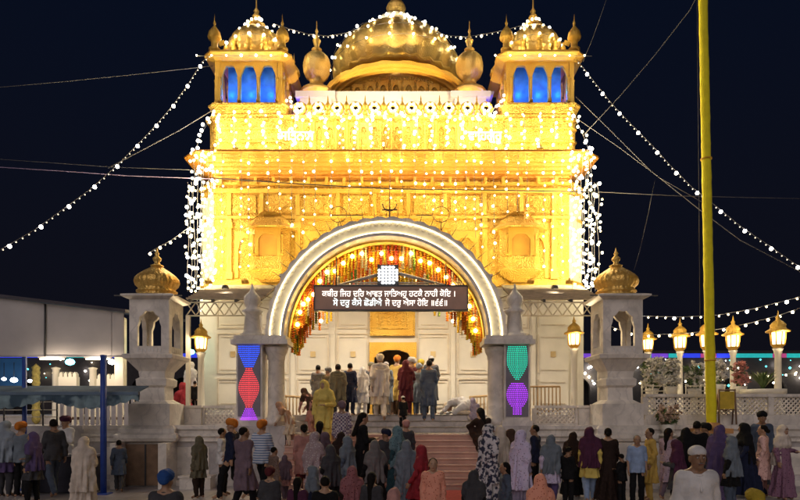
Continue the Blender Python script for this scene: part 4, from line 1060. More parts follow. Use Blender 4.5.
# ------------------------------------------------------------------ tent, awning, poles and fence on the left
tn = empty('canvas_tent', (X(40,18.6), 20, 0), 'long grey-white canvas tent wall under a sloping roof at left', 'tent')
d = 18.6; xl = -15.5; xr = X(124, d); zb = Z(355.5, d); ztr = Z(313, d); ztl = ztr+(Z(298,d)-ztr)*(xr-xl)/(xr-X(0,d))
seams = [xl, -13.4, X(45.5,d), X(112,d), xr]
zt_at = lambda x: ztr+(ztl-ztr)*(xr-x)/(xr-xl)
for i in range(4):
    a, b_ = seams[i]+.008, seams[i+1]-.008
    g = MB(); n_ = 14; 
    for k in range(n_):
        x0_, x1_ = a+(b_-a)*k/n_, a+(b_-a)*(k+1)/n_; f0, f1 = .025*math.sin(x0_*2.3), .025*math.sin(x1_*2.3)
        g.add([(x0_,d+f0,zb),(x1_,d+f1,zb),(x1_,d+f1,zt_at(x1_)),(x0_,d+f0,zt_at(x0_)),(x0_,d+f0+.03,zb),(x1_,d+f1+.03,zb),(x1_,d+f1+.03,zt_at(x1_)),(x0_,d+f0+.03,zt_at(x0_))], [(0,1,2,3),(7,6,5,4),(0,4,5,1),(3,2,6,7)])
    g.build('canvas_panel', TENT, tn)
g = MB(); g.add([(xl,d-.15,ztl),(xr+.1,d-.15,ztr),(xr+.1,24,ztr+.5),(xl,24,ztl+.5),(xl,d-.15,ztl+.09),(xr+.1,d-.15,ztr+.09),(xr+.1,24,ztr+.59),(xl,24,ztl+.59)], [(3,2,1,0),(4,5,6,7),(0,1,5,4),(1,2,6,5),(2,3,7,6),(3,0,4,7)]); g.build('roof_sheet', mat('dark_tarp', (.05,.045,.06), .8), tn)
for x in seams[1:3]:
    g = MB(); g.tube([(x, d-.02, zb-.05), (x, d-.02, zt_at(x)-.02)], .028); g.build('seam_pole', DARKMET, tn)
g = MB(); g.tube([(xl, d+.0, zb-.02), (xr, d+.0, zb-.02)], .03); g.build('bottom_bar', mat('grey_bar', (.25,.24,.28), .5), tn)
for px in (56, 93): 
    x = X(px, 19.2); g = MB(); g.lathe([(.001,0),(.16,0),(.16,.2),(.11,.26),(.1,1.7),(.14,1.76),(.001,1.8)], (x, 19.2, P2-.3), 16); o = g.thing('short_column', MARBLE_WARM, 'cream column under the tent, '+('left one near the yellow column' if px == 56 else 'right one nearer the kiosk'), 'column')
x = X(36, 19.2); g = MB(); pr = [(.001,0)]
for i in range(22): pr += [(.10+.025*(i % 2), .1+i*.08)]
pr.append((.001, 1.9)); g.lathe(pr, (x, 19.2, P2-.3), 14); g.thing('garlanded_column', mat('yellow_flowers', (.42,.34,.10), .8, 0, .4, 14), 'yellow flower-wrapped column under the tent at left', 'column')
x = X(121, 18.9); g = MB(); g.box(x-.13, x+.13, 18.75, 19.0, T1, Z(318,18.9)); g.box(x-.2, x+.2, 18.7, 19.05, T1, T1+.3); g.thing('square_column', MARBLE_WARM, 'square cream column at the right end of the tent beside the kiosk', 'column')
# white side furniture seen under the tent
for x0, x1, yt, lb in ((98, 116, 374, 'low cream parapet with points under the tent by the kiosk'), (60, 78, 372, 'short white picket block under the tent centre')):
    d = 19.1; g = MB(); g.box(X(x0,d), X(x1,d), 19.0, 19.2, T1, Z(yt+5,d))
    n_ = 4
    for k in range(n_): 
        a = X(x0+(x1-x0)*k/n_, d); b_ = X(x0+(x1-x0)*(k+1)/n_, d); g.prism([(a+.02, Z(yt+5,d)+.001), (b_-.02, Z(yt+5,d)+.001), (b_-.02, Z(yt+2,d)), ((a+b_)/2, Z(yt,d)), (a+.02, Z(yt+2,d))], 19.02, 19.18)
    g.thing('parapet', MARBLE_WARM, lb, 'parapet')
# picket fence
d = 17.6; fr = empty('picket_fence', (X(96,d), d, T1), 'white draped picket fence behind the blue pole', 'fence')
g = MB(); g.box(X(58,d), X(134,d), d+.06, d+.1, T1+.16, T1+.24); g.box(X(58,d), X(134,d), d+.06, d+.1, Z(398,d), Z(396,d)); g.build('rail', WOOD, fr)
px = 60; i = 0; rnd = random.Random(5)
while px < 133:
    wd = rnd.uniform(2.2, 4.5)
    g = MB(); a, b_ = X(px,d), X(px+wd,d); zt_ = Z(394+rnd.uniform(0,2),d); g.prism([(a,T1),(b_,T1),(b_,zt_-.05),((a+b_)/2,zt_),(a,zt_-.05)], d, d+.05); g.build('picket', LILAC, fr); px += wd+rnd.uniform(1.6, 3.2)
d = 17.3; rr = empty('wire_rail', (X(25,d), d, T1), 'thin metal rail fence at far left behind the turbaned men', 'railing')
for z in (Z(402,d), Z(410,d), Z(417,d)):
    g = MB(); g.tube([(X(-30,d),d,z),(X(58,d),d,z)], .014); g.build('rail', mat('cream_rail', (.6,.55,.45)), rr)
for px in (-28, 4, 43, 57):
    g = MB(); g.tube([(X(px,d),d,T1),(X(px,d),d,Z(398,d))], .022); g.build('post', DARKMET, rr)
# scalloped awning with its poles
aw = empty('scalloped_awning', (X(60,15.6), 15.6, 0), 'low blue-grey awning with scalloped valance in front of the fence', 'awning')
d = 15.4; x0, x1 = X(-40,d), X(139,d)
g = MB(); zt_ = Z(387,d); g.add([(x0,d,zt_-.15),(x1-.04,d,zt_-.15),(x1-.04,d+.7,zt_+.03),(x0,d+.7,zt_+.03),(x0,d,zt_-.12),(x1-.04,d,zt_-.12),(x1-.04,d+.7,zt_+.06),(x0,d+.7,zt_+.06)], [(3,2,1,0),(4,5,6,7),(0,1,5,4),(1,2,6,5),(2,3,7,6),(3,0,4,7)]); g.build('roof_sheet', AWNF, aw)
g = MB(); g.box(x0, x1, d-.05, d-.003, zt_-.2, zt_-.12); g.build('front_beam', mat('awning_beam', (.10,.16,.24), .5), aw)
g = MB(); n_ = 120; up = [(x0+(x1-x0)*i/n_, zt_-.201) for i in range(n_+1)]
lo_ = [(x, zt_-.28-.22*abs(math.sin((x-x0)*1.45))-.05*abs(math.sin((x-x0)*11))) for x, z in up]
for i in range(n_):
    yo = d-.03+.03*math.sin(i*.7); yp = d-.03+.03*math.sin((i+1)*.7)
    g.add([(lo_[i][0],yo-.02,lo_[i][1]),(lo_[i+1][0],yp-.02,lo_[i+1][1]),(up[i+1][0],d-.03,up[i+1][1]),(up[i][0],d-.03,up[i][1]),(lo_[i][0],yo,lo_[i][1]),(lo_[i+1][0],yp,lo_[i+1][1]),(up[i+1][0],d-.01,up[i+1][1]),(up[i][0],d-.01,up[i][1])], [(0,1,2,3),(7,6,5,4),(0,4,5,1)])
g.build('valance', mat('valance_cloth', (.20,.29,.33), .85, 0, .3, 4, 0, 9, tex='blotch', col2=(.05,.09,.13), tscale=2.2), aw)
for px, dd, zt2, r_, lb in ((103.5, 15.1, 355, .075, 'thick dark-blue pole in front of the picket fence'), (24.5, 15.9, 357, .055, 'thinner blue pole behind the men at far left')):
    g = MB(); g.tube([(X(px,dd),dd,.0),(X(px,dd),dd,Z(zt2,dd))], r_, 14); g.box(X(px,dd)-.16, X(px,dd)+.16, dd-.16, dd+.16, 0, .03); g.thing('blue_pole', BLUEP, lb, 'pole', 'blue tent poles')
# table behind the left group
tb = empty('side_table', (X(60,15.3), 15.3, 0), 'dark cloth-covered counter behind the men at left', 'table')
g = MB(); g.box(X(22,15.3), X(96,15.3), 15.2, 15.75, .9, .95); g.build('tabletop', mat('grey_top', (.25,.24,.28), .4), tb)
g = MB(); g.box(X(24,15.3), X(94,15.3), 15.24, 15.7, .02, .899); g.build('skirt_cloth', mat('dark_cloth', (.04,.04,.06), .8, 0, .3, 4), tb)
for px, py, lb in ((52, 359, 'left'), (98, 359, 'right')):  # tube lamps added to light the fence and columns warmly
    p = P(px, py, 18.2); r = empty('added_tube_lamp', p-Vector((0,0,.06)), f'added warm tube lamp under the tent edge, {lb} one', 'lamp')
    g = MB(); g.tube([p-Vector((.35,0,0)), p+Vector((.35,0,0))], .025, 8); g.build('tube', mat('tube_glow', (.9,.85,.7), .3, emit=(1,.85,.6), es=5), r)
    g = MB(); g.box(p.x-.4, p.x+.4, p.y-.03, p.y+.03, p.z+.03, p.z+.07); g.build('holder', LILAC, r)
    point(r, p-Vector((0,.1,.15)), 34, (1,.82,.58), .1)
# blue and white stall lamps under the tent
for px, py, d, col, s, lb in ((70, 362, 21.5, (.15,.75,.9), .12, 'bright teal-white lamp under the tent'), (112, 362, 21.5, (.9,.95,1), .10, 'white lamp under the tent near the kiosk'), (14, 380, 21, (.7,.8,1), .09, 'small white lamp under the tent at the left edge'), (4, 379, 21.3, (.8,.85,1), .06, 'tiny white lamp at the left edge'), (30, 381, 21.2, (.8,.85,1), .06, 'tiny white lamp beside the yellow column'), (191, 352, 22.5, (.2,.9,.75), .1, 'small teal lamp between the left kiosk and the lantern')):
    r = empty('stall_lamp', P(px, py, d)-Vector((0,0,s)), lb, 'lamp'); p = P(px, py, d)
    g = MB(); g.lathe([(.001,-s),(s*.8,-s*.6),(s,0),(s*.7,s*.7),(.001,s)], p, 14, sx=1.4); g.build('globe', mat('stall_glow_%02d' % int(s*100+px), (.8,.9,.9), .3, emit=col, es=7), r)
    g = MB(); g.tube([(p.x, p.y, p.z+s), (p.x, p.y, p.z+s+.5)], .012, 5); g.build('cord', WIREDK, r)
    point(r, p-Vector((0,.4,0)), 14 if s > .09 else 4, col, .1)
g = MB(); g.box(X(-30,22), X(24,22), 22, 22.1, 2.9, 3.9); g.thing('blue_glow_sheet', mat('blue_glow_tint', (.03,.14,.32), .7, 0, .2, 2), 'added blue sheet standing for the glow under the tent at the left edge', 'sheet')  # sheet added in place of a blue glow, light put into its colour

# ------------------------------------------------------------------ far arcade across the water
fa = empty('far_arcade', (0, 84, 0), 'long dark arcaded building across the water with a coloured light band', 'building')
FD = 82.0; zt_ = Z(353, FD)
g = MB()
xs_ = np.arange(-130, 131, 5.2)
for i in range(len(xs_)-1): g.archplate(xs_[i], xs_[i+1], 0, zt_, (xs_[i]+xs_[i+1])/2, 1.7, 5.2, 6.6, FD, FD+.5, n=10)
g.box(-130, 130, FD+4, FD+4.4, 0, zt_); g.box(-130, 130, FD-.3, FD+4.2, zt_+.01, zt_+.3)
g.build('arcade_wall', mat('far_wall', (.035,.03,.035), .9), fa)
seq = [(-300,60,'blue'),(60,95,'teal'),(95,200,'blue'),(200,560,'violet'),(560,592,'violet'),(592,612,'blue'),(612,634,'indigo'),(634,651,'teal'),(651,668,'violet'),(668,682,'teal'),(682,700,'blue'),(700,716,'rose'),(716,730,'blue'),(730,772,'teal'),(772,786,'rose'),(786,960,'teal')]
cols_ = {'blue':(.03,.06,.9),'teal':(.02,.45,.45),'violet':(.16,.05,.55),'indigo':(.08,.04,.8),'rose':(.45,.06,.2)}
for a, b_, c_ in seq:
    g = MB(); g.box(X(a,FD)+.05, X(b_,FD)-.05, FD-.2, FD-.05, zt_-.62, zt_-.08); g.build('light_band', mat(c_+'_band', cols_[c_], .5, emit=cols_[c_], es=.7), fa)
rnd = random.Random(11)
for i in range(110):
    px = rnd.choice([rnd.uniform(-60,135), rnd.uniform(570,820), rnd.uniform(570,820)]); p = P(px, rnd.uniform(359,386), FD-.4); s = rnd.uniform(.07,.20)
    g = MB(); g.lathe([(.001,-s),(s,0),(.001,s)], p, 8); g.build('wall_lamp', mat(*rnd.choice([('far_lamp_warm',(1,.8,.5)),('far_lamp_white',(.9,.95,1)),('far_lamp_teal',(.2,.7,.7))]), .4, emit=None) if False else rnd.choice([BULBW, BULB, mat('far_teal_lamp', (.1,.6,.6), .4, emit=(.1,.6,.7), es=3)]), fa)

# ------------------------------------------------------------------ people: implicit surfaces meshed with surface nets
class Field:
    def __init__(s, lo, hi, h):
        s.h = h; s.lo = np.array(lo, float); n = np.ceil((np.array(hi)-s.lo)/h).astype(int)+1
        s.ax = [s.lo[i]+h*np.arange(n[i]) for i in range(3)]; s.f = np.full(n, .5, np.float32)
    def block(s, lo, hi):
        sl = []
        for i in range(3):
            a = int(max(0, math.floor((lo[i]-s.lo[i])/s.h))); b = int(min(len(s.ax[i]), math.ceil((hi[i]-s.lo[i])/s.h)+1))
            if b <= a: return None
            sl.append(slice(a, b))
        x, y, z = s.ax[0][sl[0]][:,None,None], s.ax[1][sl[1]][None,:,None], s.ax[2][sl[2]][None,None,:]
        return tuple(sl), x, y, z
    def merge(s, sl, d, k):
        a = s.f[sl]
        if k > 0:
            h = np.maximum(k-np.abs(a-d), 0)/k; s.f[sl] = np.minimum(a, d)-h*h*k*.25
        else: s.f[sl] = np.minimum(a, d)
    def cap(s, a, b, ra, rb, k=.03, sy=1.0, wob=None):
        a, b = np.array(a, float), np.array(b, float); m = max(ra, rb)+.09
        bl = s.block(np.minimum(a, b)-m, np.maximum(a, b)+m)
        if bl is None: return
        sl, x, y, z = bl; ab = b-a; L = max(1e-9, ab@ab)
        px, py, pz = x-a[0], y-a[1], z-a[2]
        h = np.clip((px*ab[0]+py*ab[1]+pz*ab[2])/L, 0, 1)
        dx, dy, dz = px-h*ab[0], (py-h*ab[1])/sy, pz-h*ab[2]
        r = ra+(rb-ra)*h
        if wob: r = r*(1+wob[0]*np.sin(wob[1]*np.arctan2(dy, dx)+wob[2]*z*3)*h)
        s.merge(sl, (np.sqrt(dx*dx+dy*dy+dz*dz)-r)*min(1, sy+.1), k)
    def ell(s, c, r, k=.03, M=None, o=None, sub=False, ridges=None):
        # ellipsoid with centre c in a frame (rotation M, origin o)
        c, r = np.array(c, float), np.array(r, float); M = np.eye(3) if M is None else np.array(M); o = np.zeros(3) if o is None else np.array(o, float)
        wc = o+M@c; m = max(r)+.08
        bl = s.block(wc-m, wc+m)
        if bl is None: return
        sl, x, y, z = bl; q = [x-wc[0], y-wc[1], z-wc[2]]
        l = [M[0][i]*q[0]+M[1][i]*q[1]+M[2][i]*q[2] for i in range(3)]
        k0 = np.sqrt((l[0]/r[0])**2+(l[1]/r[1])**2+(l[2]/r[2])**2); k1 = np.sqrt((l[0]/r[0]**2)**2+(l[1]/r[1]**2)**2+(l[2]/r[2]**2)**2)
        d = k0*(k0-1)/np.maximum(k1, 1e-6)
        if ridges: d = d+ridges*np.sin((l[2]+np.abs(l[0])*.75+l[1]*.3)*150)
        if sub: s.f[sl] = np.maximum(s.f[sl], -d)
        else: s.merge(sl, d, k)
    def skirt(s, p0, p1, r0, r1, k=.03, amp=.02, n=9, seed=0):
        # open-ended elliptic cone hanging from p0 down to p1 with folds
        bl = s.block((min(p0[0],p1[0])-max(r0[0],r1[0])-.1, min(p0[1],p1[1])-max(r0[1],r1[1])-.1, p1[2]-.06), (max(p0[0],p1[0])+max(r0[0],r1[0])+.1, max(p0[1],p1[1])+max(r0[1],r1[1])+.1, p0[2]+.06))
        if bl is None: return
        sl, x, y, z = bl; t = np.clip((p0[2]-z)/(p0[2]-p1[2]), 0, 1)
        cx, cy_ = p0[0]+(p1[0]-p0[0])*t, p0[1]+(p1[1]-p0[1])*t; rx, ry = r0[0]+(r1[0]-r0[0])*t, r0[1]+(r1[1]-r0[1])*t
        dx, dy = x-cx, y-cy_; th = np.arctan2(dy, dx)
        q = np.sqrt((dx/rx)**2+(dy/ry)**2)
        d = (q-1)*np.minimum(rx, ry)*.9 - amp*t*(np.sin(n*th+seed+3*t)+.5*np.sin((2*n-3)*th+seed*2))
        d = np.maximum(d, p1[2]-z); d = np.maximum(d, z-p0[2])
        s.merge(sl, d, k)
    def cutz(s, z0):     # keep above z0
        s.f = np.maximum(s.f, (z0-s.ax[2])[None,None,:]).astype(np.float32)
    def mesh(s, name):
        f = s.f.copy(); f[0,:,:]=f[-1,:,:]=f[:,0,:]=f[:,-1,:]=f[:,:,0]=f[:,:,-1]=.5
        ins = f < 0; n = np.array(f.shape)-1
        C8 = [(i,j,k) for i in (0,1) for j in (0,1) for k in (0,1)]
        def sub(a, c): return a[c[0]:c[0]+n[0], c[1]:c[1]+n[1], c[2]:c[2]+n[2]]
        cnt = sum(sub(ins, c).astype(np.int8) for c in C8); mask = (cnt > 0) & (cnt < 8)
        idx = np.full(mask.shape, -1); idx[mask] = np.arange(mask.sum())
        cell = np.argwhere(mask); acc = np.zeros((len(cell), 3)); num = np.zeros(len(cell))
        for a in C8:
            for ax in range(3):
                if a[ax]: continue
                b = list(a); b[ax] = 1
                fa = sub(f, a)[mask]; fb = sub(f, b)[mask]; cr = (fa < 0) != (fb < 0)
                t = np.where(cr, fa/np.where(fa == fb, 1, fa-fb), 0); p = np.tile(np.array(a, float), (len(cell), 1)); p[:,ax] += t
                acc += p*cr[:,None]; num += cr
        V = s.lo+(cell+acc/num[:,None])*s.h
        Q = []
        for ax in range(3):
            u, v = (ax+1) % 3, (ax+2) % 3
            a = [slice(None)]*3; b = [slice(None)]*3; a[ax] = slice(0,-1); b[ax] = slice(1,None)
            A = ins[tuple(a)]; B = ins[tuple(b)]; e = np.argwhere(A != B)
            e = e[(e[:,u] > 0) & (e[:,v] > 0) & (e[:,u] < n[u]) & (e[:,v] < n[v])]
            flip = A[tuple(e.T)]
            def at(du, dv): q = e.copy(); q[:,u] += du; q[:,v] += dv; return idx[tuple(q.T)]
            q = np.stack([at(-1,-1), at(0,-1), at(0,0), at(-1,0)], 1); q[~flip] = q[~flip][:, ::-1]; Q.append(q)
        Q = np.concatenate(Q); me = bpy.data.meshes.new(name)
        me.from_pydata(V.tolist(), [], Q.tolist()); me.polygons.foreach_set('use_smooth', [True]*len(me.polygons)); me.update(); return me

def rotm(pitch=0, yaw=0, roll=0):
    return np.array((Matrix.Rotation(yaw, 3, 'Z') @ Matrix.Rotation(pitch, 3, 'X') @ Matrix.Rotation(roll, 3, 'Y')))
BASE = dict(pelvis=(0,0,.93), waist=(0,0,1.07), chest=(0,0,1.27), neck=(0,-.012,1.44), head=(0,.015,1.575), hp=0, hy=0,
    hips=((-.09,0,.90),(.09,0,.90)), knees=((-.10,.02,.49),(.10,.02,.49)), ankles=((-.10,-.01,.085),(.10,-.01,.085)), toes=((-.12,.13,.03),(.12,.13,.03)),
    sh=((-.155,-.01,1.375),(.155,-.01,1.375)), el=((-.20,-.03,1.11),(.20,-.03,1.11)), wr=((-.205,.04,.87),(.205,.04,.87)),
    hd=((-.02,.15,-1),(.02,.15,-1)))
POSES = {
 'stand': dict(BASE),
 'relax': dict(BASE, knees=((-.11,.06,.49),(.10,.02,.49)), ankles=((-.13,.03,.085),(.10,-.02,.085)), toes=((-.18,.16,.03),(.12,.12,.03)), hy=.25, el=((-.21,-.05,1.12),(.205,-.02,1.13)), wr=((-.19,.05,.88),(.17,.12,.90))),
 'walk': dict(BASE, knees=((-.09,.20,.50),(.09,-.02,.48)), ankles=((-.09,.24,.09),(.09,-.30,.15)), toes=((-.10,.38,.04),(.10,-.20,.04)), el=((-.20,-.14,1.13),(.20,.08,1.13)), wr=((-.21,-.10,.88),(.20,.24,.93)), hd=((0,.1,-1),(0,.5,-.9))),
 'fold': dict(BASE, el=((-.235,.06,1.13),(.235,.06,1.13)), wr=((-.045,.27,1.22),(.045,.27,1.22)), hd=((.25,.35,.9),(-.25,.35,.9)), hp=-.12),
 'carry': dict(BASE, el=((-.24,.0,1.12),(.24,-.03,1.12)), wr=((-.10,.27,1.10),(.25,.04,.88)), hd=((.7,.6,.1),(.02,.15,-1)), hy=-.2),
 'reach': dict(BASE, el=((-.25,.15,1.22),(.235,-.03,1.12)), wr=((-.20,.42,1.28),(.245,.04,.88)), hd=((.1,1,.1),(.02,.15,-1)), hp=-.1, chest=(0,.03,1.27)),
 'glance': dict(BASE, hy=.75, pelvis=(.03,0,.925), waist=(.02,0,1.07), knees=((-.09,.05,.49),(.11,.01,.49)), ankles=((-.13,.05,.085),(.115,-.02,.085)), toes=((-.19,.17,.03),(.15,.11,.03)), el=((-.20,-.04,1.11),(.215,.02,1.12)), wr=((-.18,.06,.87),(.06,.22,1.05)), hd=((-.02,.15,-1),(-.8,.5,.1))),
 'phone': dict(BASE, hp=-.3, hy=-.15, el=((-.20,.04,1.11),(.20,.04,1.11)), wr=((-.07,.27,1.14),(.10,.25,1.13)), hd=((.5,.7,.4),(-.6,.6,.4)), head=(0,.035,1.57)),
 'amble': dict(BASE, hy=-.5, pelvis=(-.02,0,.925), knees=((-.09,.0,.48),(.09,.16,.50)), ankles=((-.09,-.22,.12),(.09,.18,.09)), toes=((-.10,-.10,.035),(.10,.31,.035)), el=((-.20,.06,1.11),(.20,-.10,1.12)), wr=((-.20,.20,.91),(.21,-.08,.88)), hd=((0,.5,-.9),(0,.1,-1))),
 'bend': dict(BASE, pelvis=(0,-.06,.92), waist=(0,.0,1.05), chest=(0,.16,1.20), neck=(0,.29,1.31), head=(0,.36,1.42), hp=-.5, sh=((-.155,.23,1.27),(.155,.23,1.27)), el=((-.22,.30,1.03),(.22,.30,1.03)), wr=((-.14,.42,.85),(.14,.42,.85)), hd=((.1,.4,-.9),(-.1,.4,-.9)), hips=((-.09,-.06,.9),(.09,-.06,.9))),
 'squat': dict(BASE, pelvis=(0,-.10,.30), waist=(0,-.04,.44), chest=(0,.08,.62), neck=(0,.14,.78), head=(0,.19,.91), hp=-.25, hips=((-.10,-.09,.30),(.10,-.09,.30)), knees=((-.15,.24,.48),(.15,.24,.48)), ankles=((-.13,.0,.085),(.13,.0,.085)), toes=((-.16,.14,.03),(.16,.14,.03)), sh=((-.17,.10,.73),(.17,.10,.73)), el=((-.24,.30,.60),(.24,.30,.60)), wr=((-.10,.44,.52),(.10,.44,.52)), hd=((.5,.5,-.4),(-.5,.5,-.4))),
 'bow': dict(BASE, pelvis=(0,-.25,.30), waist=(0,-.08,.40), chest=(0,.12,.40), neck=(0,.29,.31), head=(0,.39,.21), hp=-1.5, hips=((-.09,-.25,.28),(.09,-.25,.28)), knees=((-.13,.06,.09),(.13,.06,.09)), ankles=((-.10,-.38,.07),(.10,-.38,.07)), toes=((-.10,-.50,.04),(.10,-.50,.04)), sh=((-.17,.20,.36),(.17,.20,.36)), el=((-.26,.34,.13),(.26,.34,.13)), wr=((-.13,.55,.05),(.13,.55,.05)), hd=((.2,1,-.05),(-.2,1,-.05))),
 'sit': dict(BASE, pelvis=(0,-.05,.12), waist=(0,-.05,.26), chest=(0,.0,.46), neck=(0,.03,.63), head=(0,.07,.765), hp=-.15, hips=((-.10,-.04,.12),(.10,-.04,.12)), knees=((-.22,.28,.16),(.22,.28,.16)), ankles=((.06,.22,.07),(-.06,.30,.07)), toes=((.16,.26,.05),(-.16,.34,.05)), sh=((-.175,.01,.575),(.175,.01,.575)), el=((-.24,.10,.34),(.24,.10,.34)), wr=((-.16,.28,.22),(.16,.28,.22)), hd=((.3,.8,-.3),(-.3,.8,-.3))),
}
SEATED = ('squat', 'bow', 'sit')
def headframe(J): return rotm(J['hp'], J['hy']), np.array(J['head'])
def bounds(pts, pad): a = np.array(pts); return a.min(0)-pad, a.max(0)+pad
def joints(J):
    out = [J[k] for k in ('pelvis','waist','chest','neck','head')]
    for k in ('hips','knees','ankles','toes','sh','el','wr'): out += list(J[k])
    return out
def body_mesh(pose):
    J = POSES[pose]; lo, hi = bounds(joints(J), .2); lo[2] = -.02; F_ = Field(lo, hi, .0105)
    V = lambda k: np.array(J[k], float)
    for s in (0, 1):
        sh, hip = np.array(J['sh'][s]), np.array(J['hips'][s]); cc = V('chest')*.55+sh*.45; ww = V('waist')*.6+(V('waist')+hip-V('pelvis'))*.4
        F_.cap(cc, ww, .095, .085, .06); F_.cap(ww, V('pelvis')*.5+hip*.5, .085, .10, .06)
        F_.cap(V('neck')*.8+sh*.2, sh, .05, .058, .06)
        kn, an, to = (np.array(J[k][s]) for k in ('knees','ankles','toes'))
        F_.cap(hip, kn, .088, .054, .05); F_.cap(kn, kn+(an-kn)*.35, .054, .054, .03); F_.cap(kn+(an-kn)*.35, an, .054, .036, .03)
        F_.cap(an, to, .040, .030, .02); F_.cap(an, an+np.array((0,-.035,-.045)), .035, .032, .02)
        el, wr = np.array(J['el'][s]), np.array(J['wr'][s])
        F_.cap(sh, el, .050, .038, .03); F_.cap(el, wr, .038, .026, .02)
        d = np.array(J['hd'][s], float); d /= np.linalg.norm(d)
        side = np.cross(d, (0,0,1) if abs(d[2]) < .8 else (0,1,0)); 
        if abs(d[2]) >= .8: side = np.array((0,1.,0)) - d*d[1]
        side /= np.linalg.norm(side); nrm = np.cross(side, d)
        if nrm[0]*(1 if s == 0 else -1) < 0: nrm = -nrm
        for q in (-.022, .0, .022): F_.cap(wr+d*.015+side*q*.7, wr+d*.085+side*q, .015, .014, .015)
        for i, (q, ln) in enumerate(((.030,.066),(.011,.076),(-.009,.070),(-.028,.054))):
            a = wr+d*.088+side*q; b = a+d*ln*.5+nrm*.006; c = b+d*ln*.42+nrm*.022; F_.cap(a, b, .0098, .009, .006); F_.cap(b, c, .009, .0078, .004)
        a = wr+d*.03+side*.03; b = a+side*.026+d*.03+nrm*.008; c = b+d*.032+side*.006+nrm*.01; F_.cap(a, b, .0125, .0105, .012); F_.cap(b, c, .0105, .009, .004)
    M, o = headframe(J)
    F_.cap(V('neck')-(V('neck')-V('chest'))*.15, o-M@np.array((0,.01,.05)), .055, .05, .04)
    F_.ell((0,-.012,.028), (.080,.098,.098), .02, M, o); F_.ell((0,.028,-.05), (.055,.058,.062), .035, M, o)
    F_.ell((0,.058,-.095), (.026,.024,.02), .025, M, o)
    w_ = lambda p: o+M@np.array(p)
    F_.cap(w_((0,.083,.012)), w_((0,.108,-.028)), .009, .014, .016); F_.cap(w_((-.04,.078,.028)), w_((.04,.078,.028)), .011, .011, .015)
    for s in (-1, 1): F_.ell((s*.031,.096,.008), (.016,.010,.009), 0, M, o, sub=True); F_.ell((s*.077,-.005,-.012), (.012,.024,.034), .01, M, o)
    F_.cap(w_((-.02,.088,-.062)), w_((.02,.088,-.062)), .009, .009, .01)
    return F_.mesh('body')
